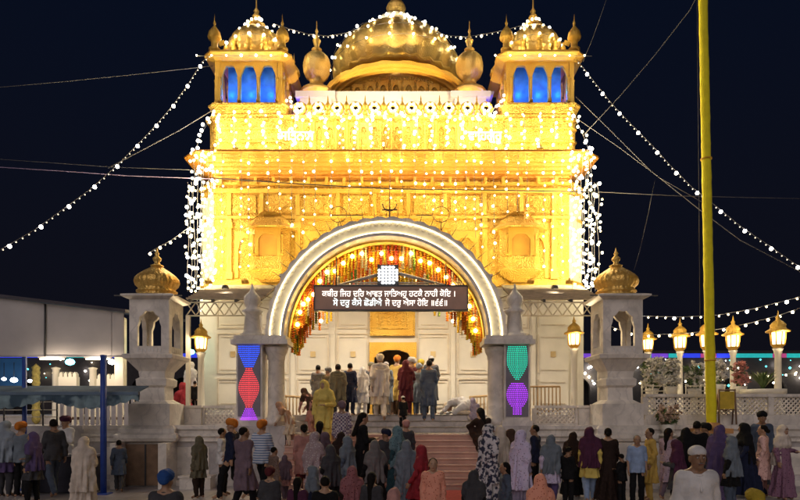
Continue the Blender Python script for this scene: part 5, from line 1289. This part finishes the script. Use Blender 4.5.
def garment(kind, pose):
    J = POSES[pose]; V = lambda k: np.array(J[k], float); lo, hi = bounds(joints(J), .32); lo[2] = -.03; M, o = headframe(J)
    small = kind in ('turban','hair_short','hair_long','hair_bun','cap','beard','moustache','eyebrows','lips','collar')
    if small: lo, hi = o-.26, o+.26
    if kind == 'hair_long': lo = lo-np.array((.1,.2,.4))
    if kind == 'collar': lo, hi = V('neck')-np.array((.2,.2,.35)), V('neck')+.2
    if kind == 'hair_bun': lo = lo-np.array((.1,.15,.1))
    F_ = Field(lo, hi, (.006 if kind in ('eyebrows','lips') else .008 if kind == 'collar' else .011) if small else .0145)
    seated = pose in SEATED
    w_ = lambda p: o+M@np.array(p)
    if kind in ('shirt','tunic','kurta','gown','tee'):
        for s in (0, 1):
            sh, hip = np.array(J['sh'][s]), np.array(J['hips'][s]); cc = V('chest')*.5+sh*.5; ww = V('waist')*.5+(V('waist')+hip-V('pelvis'))*.5; pp = V('pelvis')*.45+hip*.55
            F_.cap(cc, ww, .105, .100, .07); F_.cap(ww, pp, .100, .112, .07); F_.cap(V('neck')*.62+sh*.38-np.array((0,0,.035)), sh, .058, .066, .05)
            el, wr = np.array(J['el'][s]), np.array(J['wr'][s])
            F_.cap(sh, el, .066, .054, .04, wob=(.09, 3, 14))
            if kind != 'tee': F_.cap(el, el+(wr-el)*.93, .054, .043, .03, wob=(.1, 3, 16))
        pe = V('pelvis'); kn = (np.array(J['knees'][0])+np.array(J['knees'][1]))/2; an = (np.array(J['ankles'][0])+np.array(J['ankles'][1]))/2
        spread = abs(J['knees'][0][1]-J['knees'][1][1])*.5; aspread = abs(J['ankles'][0][1]-J['ankles'][1][1])*.5
        if not seated:
            pt_ = pe+np.array((0,0,.10))
            if kind in ('shirt','tee'): F_.skirt(pt_, (pe[0],pe[1],.80), (.178,.132), (.195,.155), .05, .014, 7)
            if kind == 'tunic': F_.skirt(pt_, (kn[0],kn[1]*.7,.56), (.178,.132), (.22,.18+spread), .05, .026, 7)
            if kind == 'kurta': F_.skirt(pt_, (kn[0],kn[1],.42), (.178,.132), (.22,.18+spread), .05, .028, 8)
            if kind == 'gown': F_.skirt(pt_, (an[0],an[1]*.8,.07), (.165,.13), (.28,.24+aspread), .05, .038, 9)
        elif kind != 'shirt' or True:
            for s in (0, 1):
                hip, kn_, an_ = (np.array(J[k][s]) for k in ('hips','knees','ankles'))
                F_.cap(hip, kn_, .13, .10, .06)
                if kind == 'gown': F_.cap(kn_, an_, .10, .10, .06)
            F_.cap(J['hips'][0], J['hips'][1], .14, .14, .05); F_.cutz(0.005)
    elif kind in ('trousers','salwar'):
        k = 1.0 if kind == 'trousers' else 1.22
        for s in (0, 1):
            hip, kn_, an_ = (np.array(J[q][s]) for q in ('hips','knees','ankles'))
            F_.cap(hip*np.array((.85,1,1)), kn_, .088, .072*k, .03); F_.cap(kn_, an_, .075*k, (.062 if kind == 'trousers' else .055), .03, wob=(.06, 4, 20)); F_.cap(V('pelvis'), hip*np.array((.8,1,1)), .098, .098, .05)
    elif kind in ('veil','veil_long'):
        F_.ell((0,-.018,.02), (.098,.118,.118), .02, M, o); F_.cap(w_((0,-.05,-.03)), V('neck')*.6+V('chest')*.4+np.array((0,-.03,0)), .095, .12, .06)
        for s in (0, 1):
            sh, el = np.array(J['sh'][s]), np.array(J['el'][s])
            F_.cap(V('neck')+np.array((0,0,.02)), sh, .075, .080, .06); F_.cap(sh, sh+(el-sh)*(.55 if kind == 'veil' else 1.0), .080, .080, .05, wob=(.12, 3, 9))
            F_.cap(V('neck')*.7+sh*.3+np.array((0,.05,0)), V('chest')+np.array(((-.06,.07) if s == 0 else (.06,.07))+(-.02,)), .06, .08, .05)
        if not seated:
            b = V('chest'); z1 = .78 if kind == 'veil' else .50; lean = V('neck')[1]-V('pelvis')[1]
            F_.skirt((b[0], b[1]*.8-.04, b[2]+.06), (0, -.06, z1), (.185,.115), (.215 if kind == 'veil' else .28, .15 if kind == 'veil' else .20), .06, .03, 8, 1)
        else: F_.cap(V('chest'), V('pelvis')+np.array((0,-.03,.05)), .16, .19, .06); F_.cutz(.005)
        F_.ell((0,.105,-.02), (.060,.07,.085), 0, M, o, sub=True)
    elif kind == 'shoulder_cloth':
        for s in (0, 1):
            sh, el = np.array(J['sh'][s]), np.array(J['el'][s]); F_.cap(V('neck')*.8+sh*.2, sh, .07, .082, .05); F_.cap(sh, el, .082, .078, .04, wob=(.12, 3, 10))
        F_.skirt((0,-.03,V('chest')[2]+.05), (0,-.03,.62), (.195,.13), (.235,.18), .06, .03, 7, 2)
        F_.ell((0,.0,0), (.07,.09,.13), 0, M, o, sub=True)
    elif kind == 'turban':
        F_.ell((0,-.018,.075), (.108,.128,.088), .02, M, o, ridges=.0035); F_.ell((0,.06,.095), (.07,.06,.07), .04, M, o, ridges=.003); F_.ell((0,-.10,.03), (.075,.05,.07), .03, M, o)
        F_.ell((0,.12,-.03), (.075,.075,.075), 0, M, o, sub=True)
        for s in (-1, 1): F_.ell((s*.085,.02,-.035), (.04,.06,.05), 0, M, o, sub=True)
    elif kind == 'cap':
        F_.ell((0,-.014,.06), (.088,.105,.075), .02, M, o); F_.ell((0,.05,-.045), (.12,.14,.085), 0, M, o, sub=True); F_.ell((0,-.06,-.06), (.12,.14,.085), 0, M, o, sub=True)
    elif kind in ('hair_short','hair_long','hair_bun'):
        F_.ell((0,-.022,.035), (.084,.100,.096), .02, M, o)
        if kind == 'hair_long': F_.cap(w_((0,-.06,-.01)), w_((0,-.10,-.38))*np.array((1,1,1)), .075, .045, .05, wob=(.08, 5, 8))
        if kind == 'hair_bun': F_.ell((0,-.12,-.02), (.05,.045,.05), .02, M, o)
        F_.ell((0,.095,-.035), (.074,.085,.100), 0, M, o, sub=True)
        for s in (-1, 1): F_.ell((s*.085,.02,-.04), (.03,.05,.05), 0, M, o, sub=True)
    elif kind == 'beard':
        F_.ell((0,.05,-.085), (.055,.05,.055), .02, M, o); F_.ell((0,.055,-.12), (.035,.035,.05), .03, M, o); F_.ell((0,.10,-.03), (.05,.05,.045), 0, M, o, sub=True)
    elif kind == 'eyebrows':
        for s in (-1, 1): F_.cap(w_((s*.016,.094,.030)), w_((s*.046,.084,.031)), .0055, .004, .003)
    elif kind == 'lips':
        F_.cap(w_((-.018,.0945,-.060)), w_((.018,.0945,-.060)), .007, .007, .003)
    elif kind == 'collar':
        n_ = V('neck'); pts_ = [n_+np.array((.066*math.cos(a), .066*math.sin(a)+.012, -.022-.018*math.sin(a))) for a in np.linspace(0, 6.2832, 17)]
        for i in range(16): F_.cap(pts_[i], pts_[i+1], .014, .014, .004)
        c_ = V('chest'); F_.cap(n_+np.array((0,.072,-.05)), c_+np.array((0,.118,-.03)), .012, .012, .003)
    elif kind == 'moustache':
        F_.cap(w_((-.028,.086,-.052)), w_((0,.098,-.046)), .006, .008, .005); F_.cap(w_((.028,.086,-.052)), w_((0,.098,-.046)), .006, .008, .005)
    if not small:
        x, y, z = F_.ax[0][:,None,None], F_.ax[1][None,:,None], F_.ax[2][None,None,:]
        ph = 7*np.sin(5*x+3*z)+5*np.sin(6*y-4*z+1)
        F_.f = (F_.f + .0045*np.sin(26*z+14*x+ph) + .0035*np.sin(48*x+11*z-34*y+ph*.7)).astype(np.float32)
        if seated: F_.cutz(.005)
    return F_.mesh(kind)
MC = {}
def gm(kind, pose):
    if (kind, pose) not in MC: MC[kind, pose] = body_mesh(pose) if kind == 'body' else garment(kind, pose)
    return MC[kind, pose]
SKIN = [mat('skin_a', (.38,.22,.135), .5, 0, .06, 20), mat('skin_b', (.28,.155,.09), .5, 0, .06, 20), mat('skin_c', (.46,.28,.18), .5, 0, .06, 20)]
HAIRM = mat('black_hair', (.010,.008,.007), .7, 0, .3, 40, .5, 60, spec=.12); GREYH = mat('grey_hair', (.25,.24,.23), .6, 0, .3, 40); EYE = mat('dark_eye', (.015,.01,.01), .2)
CL = dict()
CL_ = {'white':(.68,.66,.66),'cream':(.66,.54,.40),'ivory':(.62,.54,.47),'grey':(.20,.19,.19),'dkgrey':(.07,.07,.08),'olive':(.17,.15,.10),'black':(.012,.012,.014),'navy':(.018,.024,.06),'blue':(.03,.10,.35),'skyblue':(.28,.38,.58),
 'paleblue':(.36,.42,.50),'teal':(.03,.08,.10),'lavender':(.32,.28,.40),'mauve':(.20,.14,.18),'purple':(.13,.09,.22),'maroon':(.12,.022,.03),'red':(.36,.035,.05),'rose':(.50,.25,.22),'pink':(.62,.33,.30),'peach':(.62,.36,.22),'orange':(.70,.22,.03),
 'coral':(.62,.16,.10),'ochre':(.50,.29,.05),'yellow':(.66,.52,.14),'lips':(.26,.10,.08),'brown':(.09,.05,.035),'dkbrown':(.035,.02,.016),'bluegrey':(.20,.24,.29),'steel':(.10,.13,.19),'mustard':(.55,.40,.05),'plum':(.10,.03,.07)}
CL.update({k: (v if k in ('white','cream','ivory','yellow','skyblue') else tuple(q*.78 for q in v)) for k, v in CL_.items()})
def cloth(c):
    if c.endswith('*'):
        b_ = CL[c[:-1]]; return mat('patterned_'+c[:-1]+'_cloth', b_, .9, 0, .2, 6, .5, 16, tex='dots', col2=tuple(min(.8, v*2.2+.08) for v in b_), tscale=21, spec=.2)
    if c == 'stripes': return mat('striped_cloth', (.62,.66,.74), .9, 0, .08, 4, tex='stripe', col2=(.16,.24,.42), tscale=6)
    if c == 'checks': return mat('checked_cloth', (.55,.50,.50), .9, 0, .08, 4, tex='check', col2=(.14,.10,.18), tscale=22)
    if c == 'print': return mat('blotch_printed_cloth', (.60,.58,.60), .9, 0, .08, 4, tex='blotch', col2=(.03,.035,.07), tscale=13)
    if c == 'dots': return mat('dotted_cloth', (.66,.62,.60), .9, 0, .08, 4, tex='dots', col2=(.34,.26,.28), tscale=26)
    return mat(c+'_cloth', CL[c], .9, 0, .2, 6, .5, 16, spec=.2)
def person(px, head, d, z, rot, pose, wear, label, skin=0, hair=None, group=None, eyes=False, xo=0):
    J = POSES[pose]; ref = J['head'][2]+.125 if pose not in ('bow',) else .53
    top = Z(head, d)-z; sc = top/ref; sc = max(.42, min(1.17, sc))
    r = empty('person', (X(px, d), d, z), label, 'person', group, R(rot)); r.scale = (sc, sc, sc)
    items = [('body', SKIN[skin])]
    if eyes: wear = wear+[('eyebrows','hair'),('lips','lips')]
    if wear[0][0] in ('kurta','shirt') and pose not in SEATED: wear = wear+[('collar', wear[0][1])]
    for k, c in wear: items.append((k, HAIRM if c == 'hair' else GREYH if c == 'greyhair' else cloth(c)))
    NM = {'hair_short':'hair','hair_long':'hair','hair_bun':'hair','gown':'dress','veil':'headscarf','veil_long':'headscarf','tee':'shirt'}
    for k, m in items:
        me = gm(k, pose); 
        if not me.materials: me.materials.append(m)
        o = bpy.data.objects.new(NM.get(k, k), me); COL.objects.link(o); o.parent = r
        o.material_slots[0].link = 'OBJECT'; o.material_slots[0].material = m
    if eyes:
        M, oo = headframe(J)
        for s in (-1, 1):
            if 'eye' not in MC:
                for nm, k_, m_ in (('eye', .0098, mat('eye_white', (.6,.57,.54), .25)), ('iris', .006, EYE)):
                    g = MB(); g.lathe([(.0005,-k_),(k_*.7,-k_*.7),(k_,0),(k_*.7,k_*.7),(.0005,k_)], (0,0,0), 12); MC[nm] = g.mesh(nm, m_)
            e_ = link_mesh('eye', MC['eye'], r, oo+M@np.array((s*.031,.0845,.008)))
            link_mesh('iris', MC['iris'], e_, M@np.array((0,.0058,0)))
    return r
G = 'people gathered in the courtyard'; S = 'worshippers on the steps'; U = 'worshippers crowding the doorway'
PPL = [
 # px, head y, depth, z, rot, pose, wear, label, skin, group
 (5, 421, 14.6, 0, 20, 'stand', [('tunic','purple'),('salwar','dkgrey'),('veil','paleblue')], 'woman in pale blue headscarf and purple tunic cut by the left edge', 0, G),
 (21, 423, 14.6, 0, -10, 'carry', [('shirt','bluegrey'),('trousers','black'),('turban','orange')], 'man in orange turban and blue-grey shirt by the left counter', 0, G),
 (54, 419, 14.7, 0, 10, 'relax', [('shirt','dkgrey'),('trousers','steel'),('hair_short','hair')], 'dark-clothed man from behind beside the blue pole at left', 1, G),
 (66, 417, 16.2, 0, 160, 'fold', [('kurta','white'),('trousers','white'),('turban','plum')], 'man in plum turban and white kurta behind the left counter', 0, G),
 (84, 437, 12.2, 0, 0, 'stand', [('gown','ivory'),('veil_long','ivory')], 'figure fully draped in a pale cream shawl beside the blue pole', 0, G),
 (119, 440, 15.6, 0, 30, 'stand', [('tunic','steel'),('trousers','dkgrey'),('hair_short','hair')], 'dim figure in steel blue between the blue pole and the kiosk', 1, G),
 (166, 472, 6.6, 0, 0, 'stand', [('shirt','dkgrey'),('trousers','black'),('turban','blue')], 'child in bright blue turban low in front of the brown niche', 0, G),
 (222, 428, 14.8, 0, -80, 'relax', [('shirt','white'),('trousers','black'),('hair_short','hair')], 'man in white shirt and black trousers standing sideways left of the grey kurta man', 1, G),
 (232, 420, 14.2, 0, 8, 'stand', [('shirt','navy'),('trousers','black'),('turban','orange')], 'man in orange turban and navy shirt below the blue and red pillar', 0, G),
 (244, 427, 12.6, 0, 0, 'stand', [('kurta','mauve'),('trousers','black'),('hair_short','hair')], 'man in grey-mauve kurta between the two orange turbans', 1, G),
 (262, 421, 14.0, 0, -8, 'relax', [('tee','stripes'),('trousers','black'),('turban','orange')], 'man in orange turban and blue striped shirt below the white column', 0, G),
 (274, 447, 13.4, 0, 20, 'stand', [('tunic','brown*'),('salwar','dkgrey'),('hair_short','hair')], 'child in brown right of the striped shirt man', 0, G),
 (285, 455, 14.0, 0, 0, 'stand', [('tunic','rose'),('salwar','mauve'),('veil','mauve')], 'small girl in rose with mauve scarf left of the pink-topped person', 0, G),
 (289, 402, 17.1, 1.05, 100, 'bend', [('kurta','cream'),('salwar','cream'),('veil','peach')], 'cream-clad figure bending on the steps by the white column', 0, S),
 (312, 388, 17.7, 1.38, 60, 'bend', [('kurta','rose'),('salwar','rose'),('veil','brown')], 'person in dull rose stooping behind the yellow-dressed woman', 0, S),
 (324, 380, 16.9, .92, 170, 'carry', [('tunic','yellow'),('salwar','yellow'),('veil','yellow')], 'woman in yellow suit and scarf coming down the steps facing the camera', 2, S),
 (342, 402, 16.4, .46, 10, 'stand', [('shirt','checks'),('trousers','brown'),('turban','mauve')], 'man in checked shirt climbing the steps with mauve head wrap', 1, S),
 (304, 424, 14.4, 0, -30, 'relax', [('tunic','rose'),('salwar','maroon'),('hair_bun','hair')], 'dark-haired woman in rose tunic left of the white patterned scarf', 0, G),
 (315, 432, 13.0, 0, -40, 'walk', [('tunic','dots'),('trousers','black'),('veil','dots')], 'woman in spotted white tunic and scarf striding in black trousers', 0, G),
 (320, 421, 15.2, 0, 10, 'stand', [('tunic','mauve'),('salwar','dkbrown'),('hair_long','hair')], 'long-haired woman in mauve behind the spotted white tunic', 1, G),
 (341, 432, 14.6, 0, 5, 'stand', [('gown','maroon*'),('veil','dkbrown')], 'woman in dark maroon dress and brown scarf at the foot of the steps', 0, G),
 (362, 412, 15.1, .0, 0, 'stand', [('gown','black'),('hair_long','hair')], 'tall long-haired woman in black dress centre-left before the steps', 0, G),
 (380, 352, 18.75, P2-.164, 5, 'walk', [('kurta','cream'),('trousers','ivory'),('shoulder_cloth','ivory'),('turban','cream')], 'tall man in cream kurta and shawl climbing the steps to the door', 0, S),
 (375, 440, 11.6, 0, -12, 'stand', [('gown','black'),('veil','grey')], 'woman in black dress with grey headscarf lower centre', 0, G),
 (397, 426, 13.8, 0, -15, 'stand', [('gown','teal'),('veil','teal*')], 'woman in dark teal dress right of the grey headscarf', 0, G),
 (406, 421, 16.0, .15, 10, 'stand', [('tunic','dkgrey'),('salwar','dkgrey'),('turban','pink')], 'person in pink head wrap on the lowest steps near centre', 0, S),
 (407, 440, 11.8, 0, -8, 'stand', [('gown','bluegrey'),('veil_long','bluegrey')], 'woman wrapped in blue-grey shawl left of the red headscarf', 0, G),
 (421, 445, 11.0, 0, 5, 'stand', [('tunic','red'),('salwar','maroon'),('veil','red')], 'girl in red headscarf and tunic, centre foreground', 0, G),
 (433, 458, 9.2, 0, 180, 'stand', [('tunic','coral*'),('salwar','brown'),('hair_long','hair')], 'girl with long black hair in patterned coral top facing the camera', 2, G),
 (394, 488, 6.8, 0, 0, 'stand', [('tunic','pink'),('veil','pink')], 'small child in pink headscarf at the bottom edge', 0, G),
 (325, 476, 7.6, 0, 10, 'stand', [('tunic','black'),('trousers','black'),('hair_short','hair')], 'black-haired child in black at the bottom edge left of centre', 0, G),
 (298, 477, 8.4, 0, -20, 'stand', [('tunic','plum'),('trousers','black'),('hair_long','hair')], 'long-haired child in plum at the bottom edge', 0, G),
 (485, 400, 16.9, .90, 30, 'squat', [('gown','dkbrown'),('hair_long','hair')], 'dark-haired woman in brown crouching on the steps by the right column', 0, S),
 (489, 424, 13.0, 0, 0, 'stand', [('gown','print'),('veil_long','print')], 'woman in black and white printed shawl right of the steps', 0, G),
 (500, 426, 13.6, 0, 12, 'stand', [('gown','grey'),('veil','ivory')], 'woman in pale ivory scarf beside the printed shawl', 0, G),
 (511, 429, 14.6, 0, -30, 'stand', [('tunic','maroon'),('salwar','dkgrey'),('veil','brown')], 'woman in brown scarf left of the lavender shawl', 1, G),
 (521, 430, 12.2, 0, -10, 'stand', [('gown','lavender'),('veil_long','lavender*')], 'woman draped in a lavender-grey shawl below the teal pillar', 0, G),
 (535, 425, 14.8, 0, 60, 'relax', [('shirt','navy'),('trousers','black'),('hair_short','hair')], 'man in navy shirt right of the lavender shawl', 1, G),
 (551, 435, 13.2, 0, -20, 'walk', [('tunic','lavender*'),('salwar','purple'),('veil','bluegrey')], 'woman in lavender tunic with blue-grey scarf walking right of the pillar', 0, G),
 (568, 447, 13.0, 0, 20, 'stand', [('shirt','black'),('trousers','black'),('hair_short','hair')], 'dark child beside the lavender tunic', 1, G),
 (590, 427, 13.8, 0, 15, 'stand', [('tunic','yellow'),('salwar','skyblue'),('veil','plum')], 'woman with plum headscarf over a pale yellow tunic and sky-blue trousers', 0, G),
 (608, 428, 13.8, 0, -15, 'walk', [('gown','dkbrown'),('hair_bun','hair')], 'woman in long dark brown dress with hair bun walking', 0, G),
 (622, 454, 13.4, 0, 10, 'stand', [('shirt','black'),('trousers','black'),('hair_short','hair')], 'small dark child beside the pale-blue shirt', 1, G),
 (637, 435, 13.2, 0, 170, 'stand', [('tee','skyblue'),('trousers','black'),('hair_short','greyhair')], 'grey-haired man in light blue shirt facing the camera', 0, G),
 (650, 428, 14.0, 0, 15, 'stand', [('kurta','ochre'),('trousers','ochre'),('hair_short','hair')], 'man in ochre-yellow kurta below the flower wall', 1, G),
 (669, 428, 14.2, 0, -20, 'stand', [('kurta','mauve*'),('salwar','mauve'),('hair_long','hair')], 'long-haired woman in mauve kurta right of the ochre kurta', 0, G),
 (686, 428, 14.6, 0, 40, 'stand', [('tunic','black'),('salwar','plum'),('veil','black')], 'woman in black scarf and tunic left of the tall dark pair', 0, G),
 (697, 421, 14.6, 0, -20, 'relax', [('shirt','black'),('trousers','dkgrey'),('hair_short','hair')], 'tall dark-haired man in black below the yellow flagpole', 1, G),
 (706, 424, 15.4, 0, 30, 'stand', [('tunic','steel'),('trousers','black'),('turban','black')], 'man in black turban behind the tall man in black', 1, G),
 (720, 425, 13.2, 0, 0, 'stand', [('gown','purple*'),('veil_long','purple')], 'woman wrapped in dull purple right of the flagpole', 0, G),
 (744, 423, 14.6, 0, 20, 'stand', [('gown','navy'),('veil','black')], 'slim woman in long dark navy dress near the yellow board', 0, G),
 (762, 411, 16.2, .0, 160, 'stand', [('shirt','steel'),('trousers','dkgrey'),('turban','black')], 'tall man in black turban against the wall behind the rose dress', 1, G),
 (763, 425, 14.6, 0, 5, 'stand', [('kurta','rose*'),('salwar','rose'),('hair_bun','hair')], 'woman in rose-orange suit with hair bun at far right', 0, G),
 (783, 425, 14.2, 0, -150, 'carry', [('gown','plum*'),('veil','ivory')], 'woman in plum dress with ivory headscarf turning at the right edge', 0, G),
 (697, 446, 6.3, 0, 176, 'stand', [('kurta','white'),('trousers','white'),('cap','white'),('moustache','greyhair'),('hair_short','hair')], 'man in white kurta and white skullcap walking towards the camera', 1, G),
 (540, 474, 7.6, 0, 10, 'stand', [('tunic','maroon'),('salwar','rose'),('veil','coral*')], 'child in patterned coral headscarf at the bottom edge right of centre', 0, G),
 (755, 492, 5.8, 0, 0, 'stand', [('tunic','ochre'),('turban','mustard')], 'child in mustard head cloth barely showing at the bottom edge', 0, G),
 (347, 436, 13.0, 0, 30, 'stand', [('tunic','steel'),('salwar','dkgrey'),('veil','bluegrey')], 'woman in steel tunic with blue-grey scarf left of the black dress', 1, G),
 (386, 430, 14.8, 0, -20, 'stand', [('shirt','dkgrey'),('trousers','black'),('turban','navy')], 'man in navy turban behind the grey headscarf', 1, G),
 (331, 445, 11.4, 0, 20, 'stand', [('tunic','black'),('salwar','black'),('veil','dkgrey')], 'woman all in black with dark grey scarf left of centre', 0, G),
 (33, 432, 13.6, 0, 40, 'stand', [('tunic','dkgrey'),('salwar','black'),('veil','purple')], 'woman in purple headscarf right of the blue-grey shirt', 0, G),
 (199, 436, 14.4, 0, 60, 'stand', [('tunic','olive'),('salwar','dkbrown'),('veil','olive')], 'woman in olive scarf standing by the pale stone bench', 1, G),
 (677, 440, 12.2, 0, -20, 'stand', [('tunic','dkgrey'),('salwar','black'),('veil','plum')], 'woman in plum scarf behind the white-capped man', 0, G),
 (731, 436, 12.6, 0, 30, 'stand', [('tunic','black'),('salwar','steel'),('veil','bluegrey')], 'woman in blue-grey scarf right of the white-capped man', 0, G),
 (573, 432, 14.6, 0, 10, 'stand', [('gown','black'),('veil','dkbrown')], 'woman in black gown and dark brown scarf behind the dark child', 1, G),
 (352, 466, 9.0, 0, 15, 'stand', [('gown','dkbrown'),('veil','maroon*')], 'woman in patterned maroon headscarf low in front left of centre', 0, G),
 (372, 472, 8.4, 0, -25, 'stand', [('tunic','dkgrey'),('hair_long','hair')], 'long-haired girl in dark grey low at the bottom edge near centre', 1, G),
 (312, 466, 9.2, 0, 35, 'stand', [('tunic','navy'),('veil','bluegrey')], 'girl in blue-grey scarf and navy tunic near the bottom edge left of centre', 0, G),
 (474, 470, 8.8, 0, -20, 'stand', [('tunic','black'),('salwar','black'),('veil','dkgrey')], 'girl in dark grey scarf at the foot of the printed shawl', 0, G),
 (505, 462, 9.6, 0, 25, 'stand', [('tunic','steel'),('salwar','black'),('hair_long','hair')], 'long-haired girl in steel blue before the lavender shawl', 1, G),
 (270, 468, 9.0, 0, -10, 'stand', [('shirt','dkgrey'),('trousers','black'),('turban','maroon')], 'boy in maroon turban low in front of the striped shirt man', 0, G),
 # doorway crowd
 (318, 365, 20.2, P2, 0, 'stand', [('kurta','grey'),('trousers','grey'),('hair_short','hair')], 'man in grey kurta leftmost in the doorway crowd', 1, U),
 (328, 368, 19.5, P2, 10, 'stand', [('kurta','olive'),('trousers','grey'),('turban','grey')], 'man in grey turban and olive kurta left in the doorway crowd', 1, U),
 (338, 364, 18.9, P2-.17, 0, 'stand', [('kurta','olive'),('trousers','dkgrey'),('hair_short','hair'),('shoulder_cloth','olive')], 'broad man in olive shawl left in the doorway crowd', 1, U),
 (350, 363, 19.4, P2, 0, 'stand', [('kurta','navy'),('trousers','navy'),('hair_short','hair')], 'man in dark navy kurta behind the olive shawl', 1, U),
 (362, 367, 19.8, P2, -10, 'stand', [('kurta','white'),('trousers','white'),('veil','white')], 'woman in white suit and veil left of the cream kurta man', 0, U),
 (371, 363, 20.6, P2, 0, 'stand', [('kurta','dkgrey'),('trousers','black'),('turban','olive')], 'man in olive turban and dark kurta just left of the doorway', 1, U),
 (386, 362, 20.4, P2, 0, 'stand', [('kurta','bluegrey'),('trousers','grey'),('cap','white'),('hair_short','hair')], 'man in white cap and blue-grey kurta hidden behind the cream shawl', 1, U),
 (397, 356, 21.0, P2, 0, 'stand', [('kurta','ochre'),('trousers','brown'),('turban','orange')], 'man in orange turban right at the dark doorway', 1, U),
 (412, 358, 20.2, P2, 10, 'stand', [('kurta','maroon'),('trousers','dkgrey'),('turban','white')], 'man in white turban and maroon kurta right of the doorway', 1, U),
 (406, 360, 19.2, P2, -10, 'fold', [('kurta','maroon'),('salwar','maroon'),('veil','maroon')], 'woman in maroon scarf queuing at the doorway', 0, U),
 (419, 364, 19.6, P2, 0, 'stand', [('kurta','bluegrey'),('trousers','steel'),('turban','paleblue')], 'man in pale blue turban and blue-grey kurta in the queue', 1, U),
 (431, 356, 20.8, P2, 0, 'stand', [('kurta','dkgrey'),('trousers','black'),('cap','white'),('hair_short','hair')], 'tall man in white cap furthest right at the door', 1, U),
 (421, 360, 21.0, P2, 0, 'stand', [('kurta','steel'),('trousers','grey'),('turban','mustard')], 'man in mustard turban behind the blue-grey kurta', 1, U),
 (429, 360, 18.95, P2-.17, 0, 'relax', [('kurta','steel'),('trousers','steel'),('hair_short','hair')], 'man in steel-blue kurta standing clear at the right of the crowd', 1, U),
 (403, 396, 18.3, P1, 0, 'stand', [('tee','black'),('trousers','black'),('cap','white'),('hair_short','hair')], 'toddler in white cap and black clothes on the grey mat', 0, U),
 (460, 396, 19.3, P2, 50, 'bow', [('kurta','white'),('trousers','cream'),('turban','cream')], 'worshipper in white bowing down on the right of the platform', 0, U),
 (473, 398, 19.0, P2-.17, 0, 'sit', [('kurta','ivory'),('salwar','ivory'),('veil','lavender')], 'seated figure in ivory beside the bowing worshipper', 0, U),
 # porches
 (184, 377, 19.9, P2, 60, 'sit', [('kurta','red'),('salwar','red'),('veil','red')], 'seated figure in red on the left porch behind the lantern', 0, None),
 (191, 362, 20.4, P2, -30, 'stand', [('kurta','white'),('trousers','white'),('veil','white')], 'standing figure in white on the left porch behind the lantern', 0, None),
 (195, 381, 20.0, P2, 0, 'stand', [('shirt','black'),('trousers','black'),('hair_short','hair')], 'child in black on the left porch in front of the white figure', 0, None),
]
rq = random.Random(21)
for p in PPL:
    px, hd, d, z, rot, pose, wear, label, skin, grp = p
    if grp == G and d > 9 and pose in ('stand','relax') and abs(rot) < 60:
        rot += rq.choice([-70,-45,-25,-10,10,25,45,70]); pose = rq.choice(['stand','relax','glance','phone','amble','amble','walk'])
    elif grp == U and pose == 'stand': rot += rq.uniform(-30,30); pose = rq.choice(['stand','relax','glance','fold'])
    person(px, hd, d, z, rot, pose, wear, label, skin, None, grp, eyes=abs(((rot+180) % 360)-180) > 100)
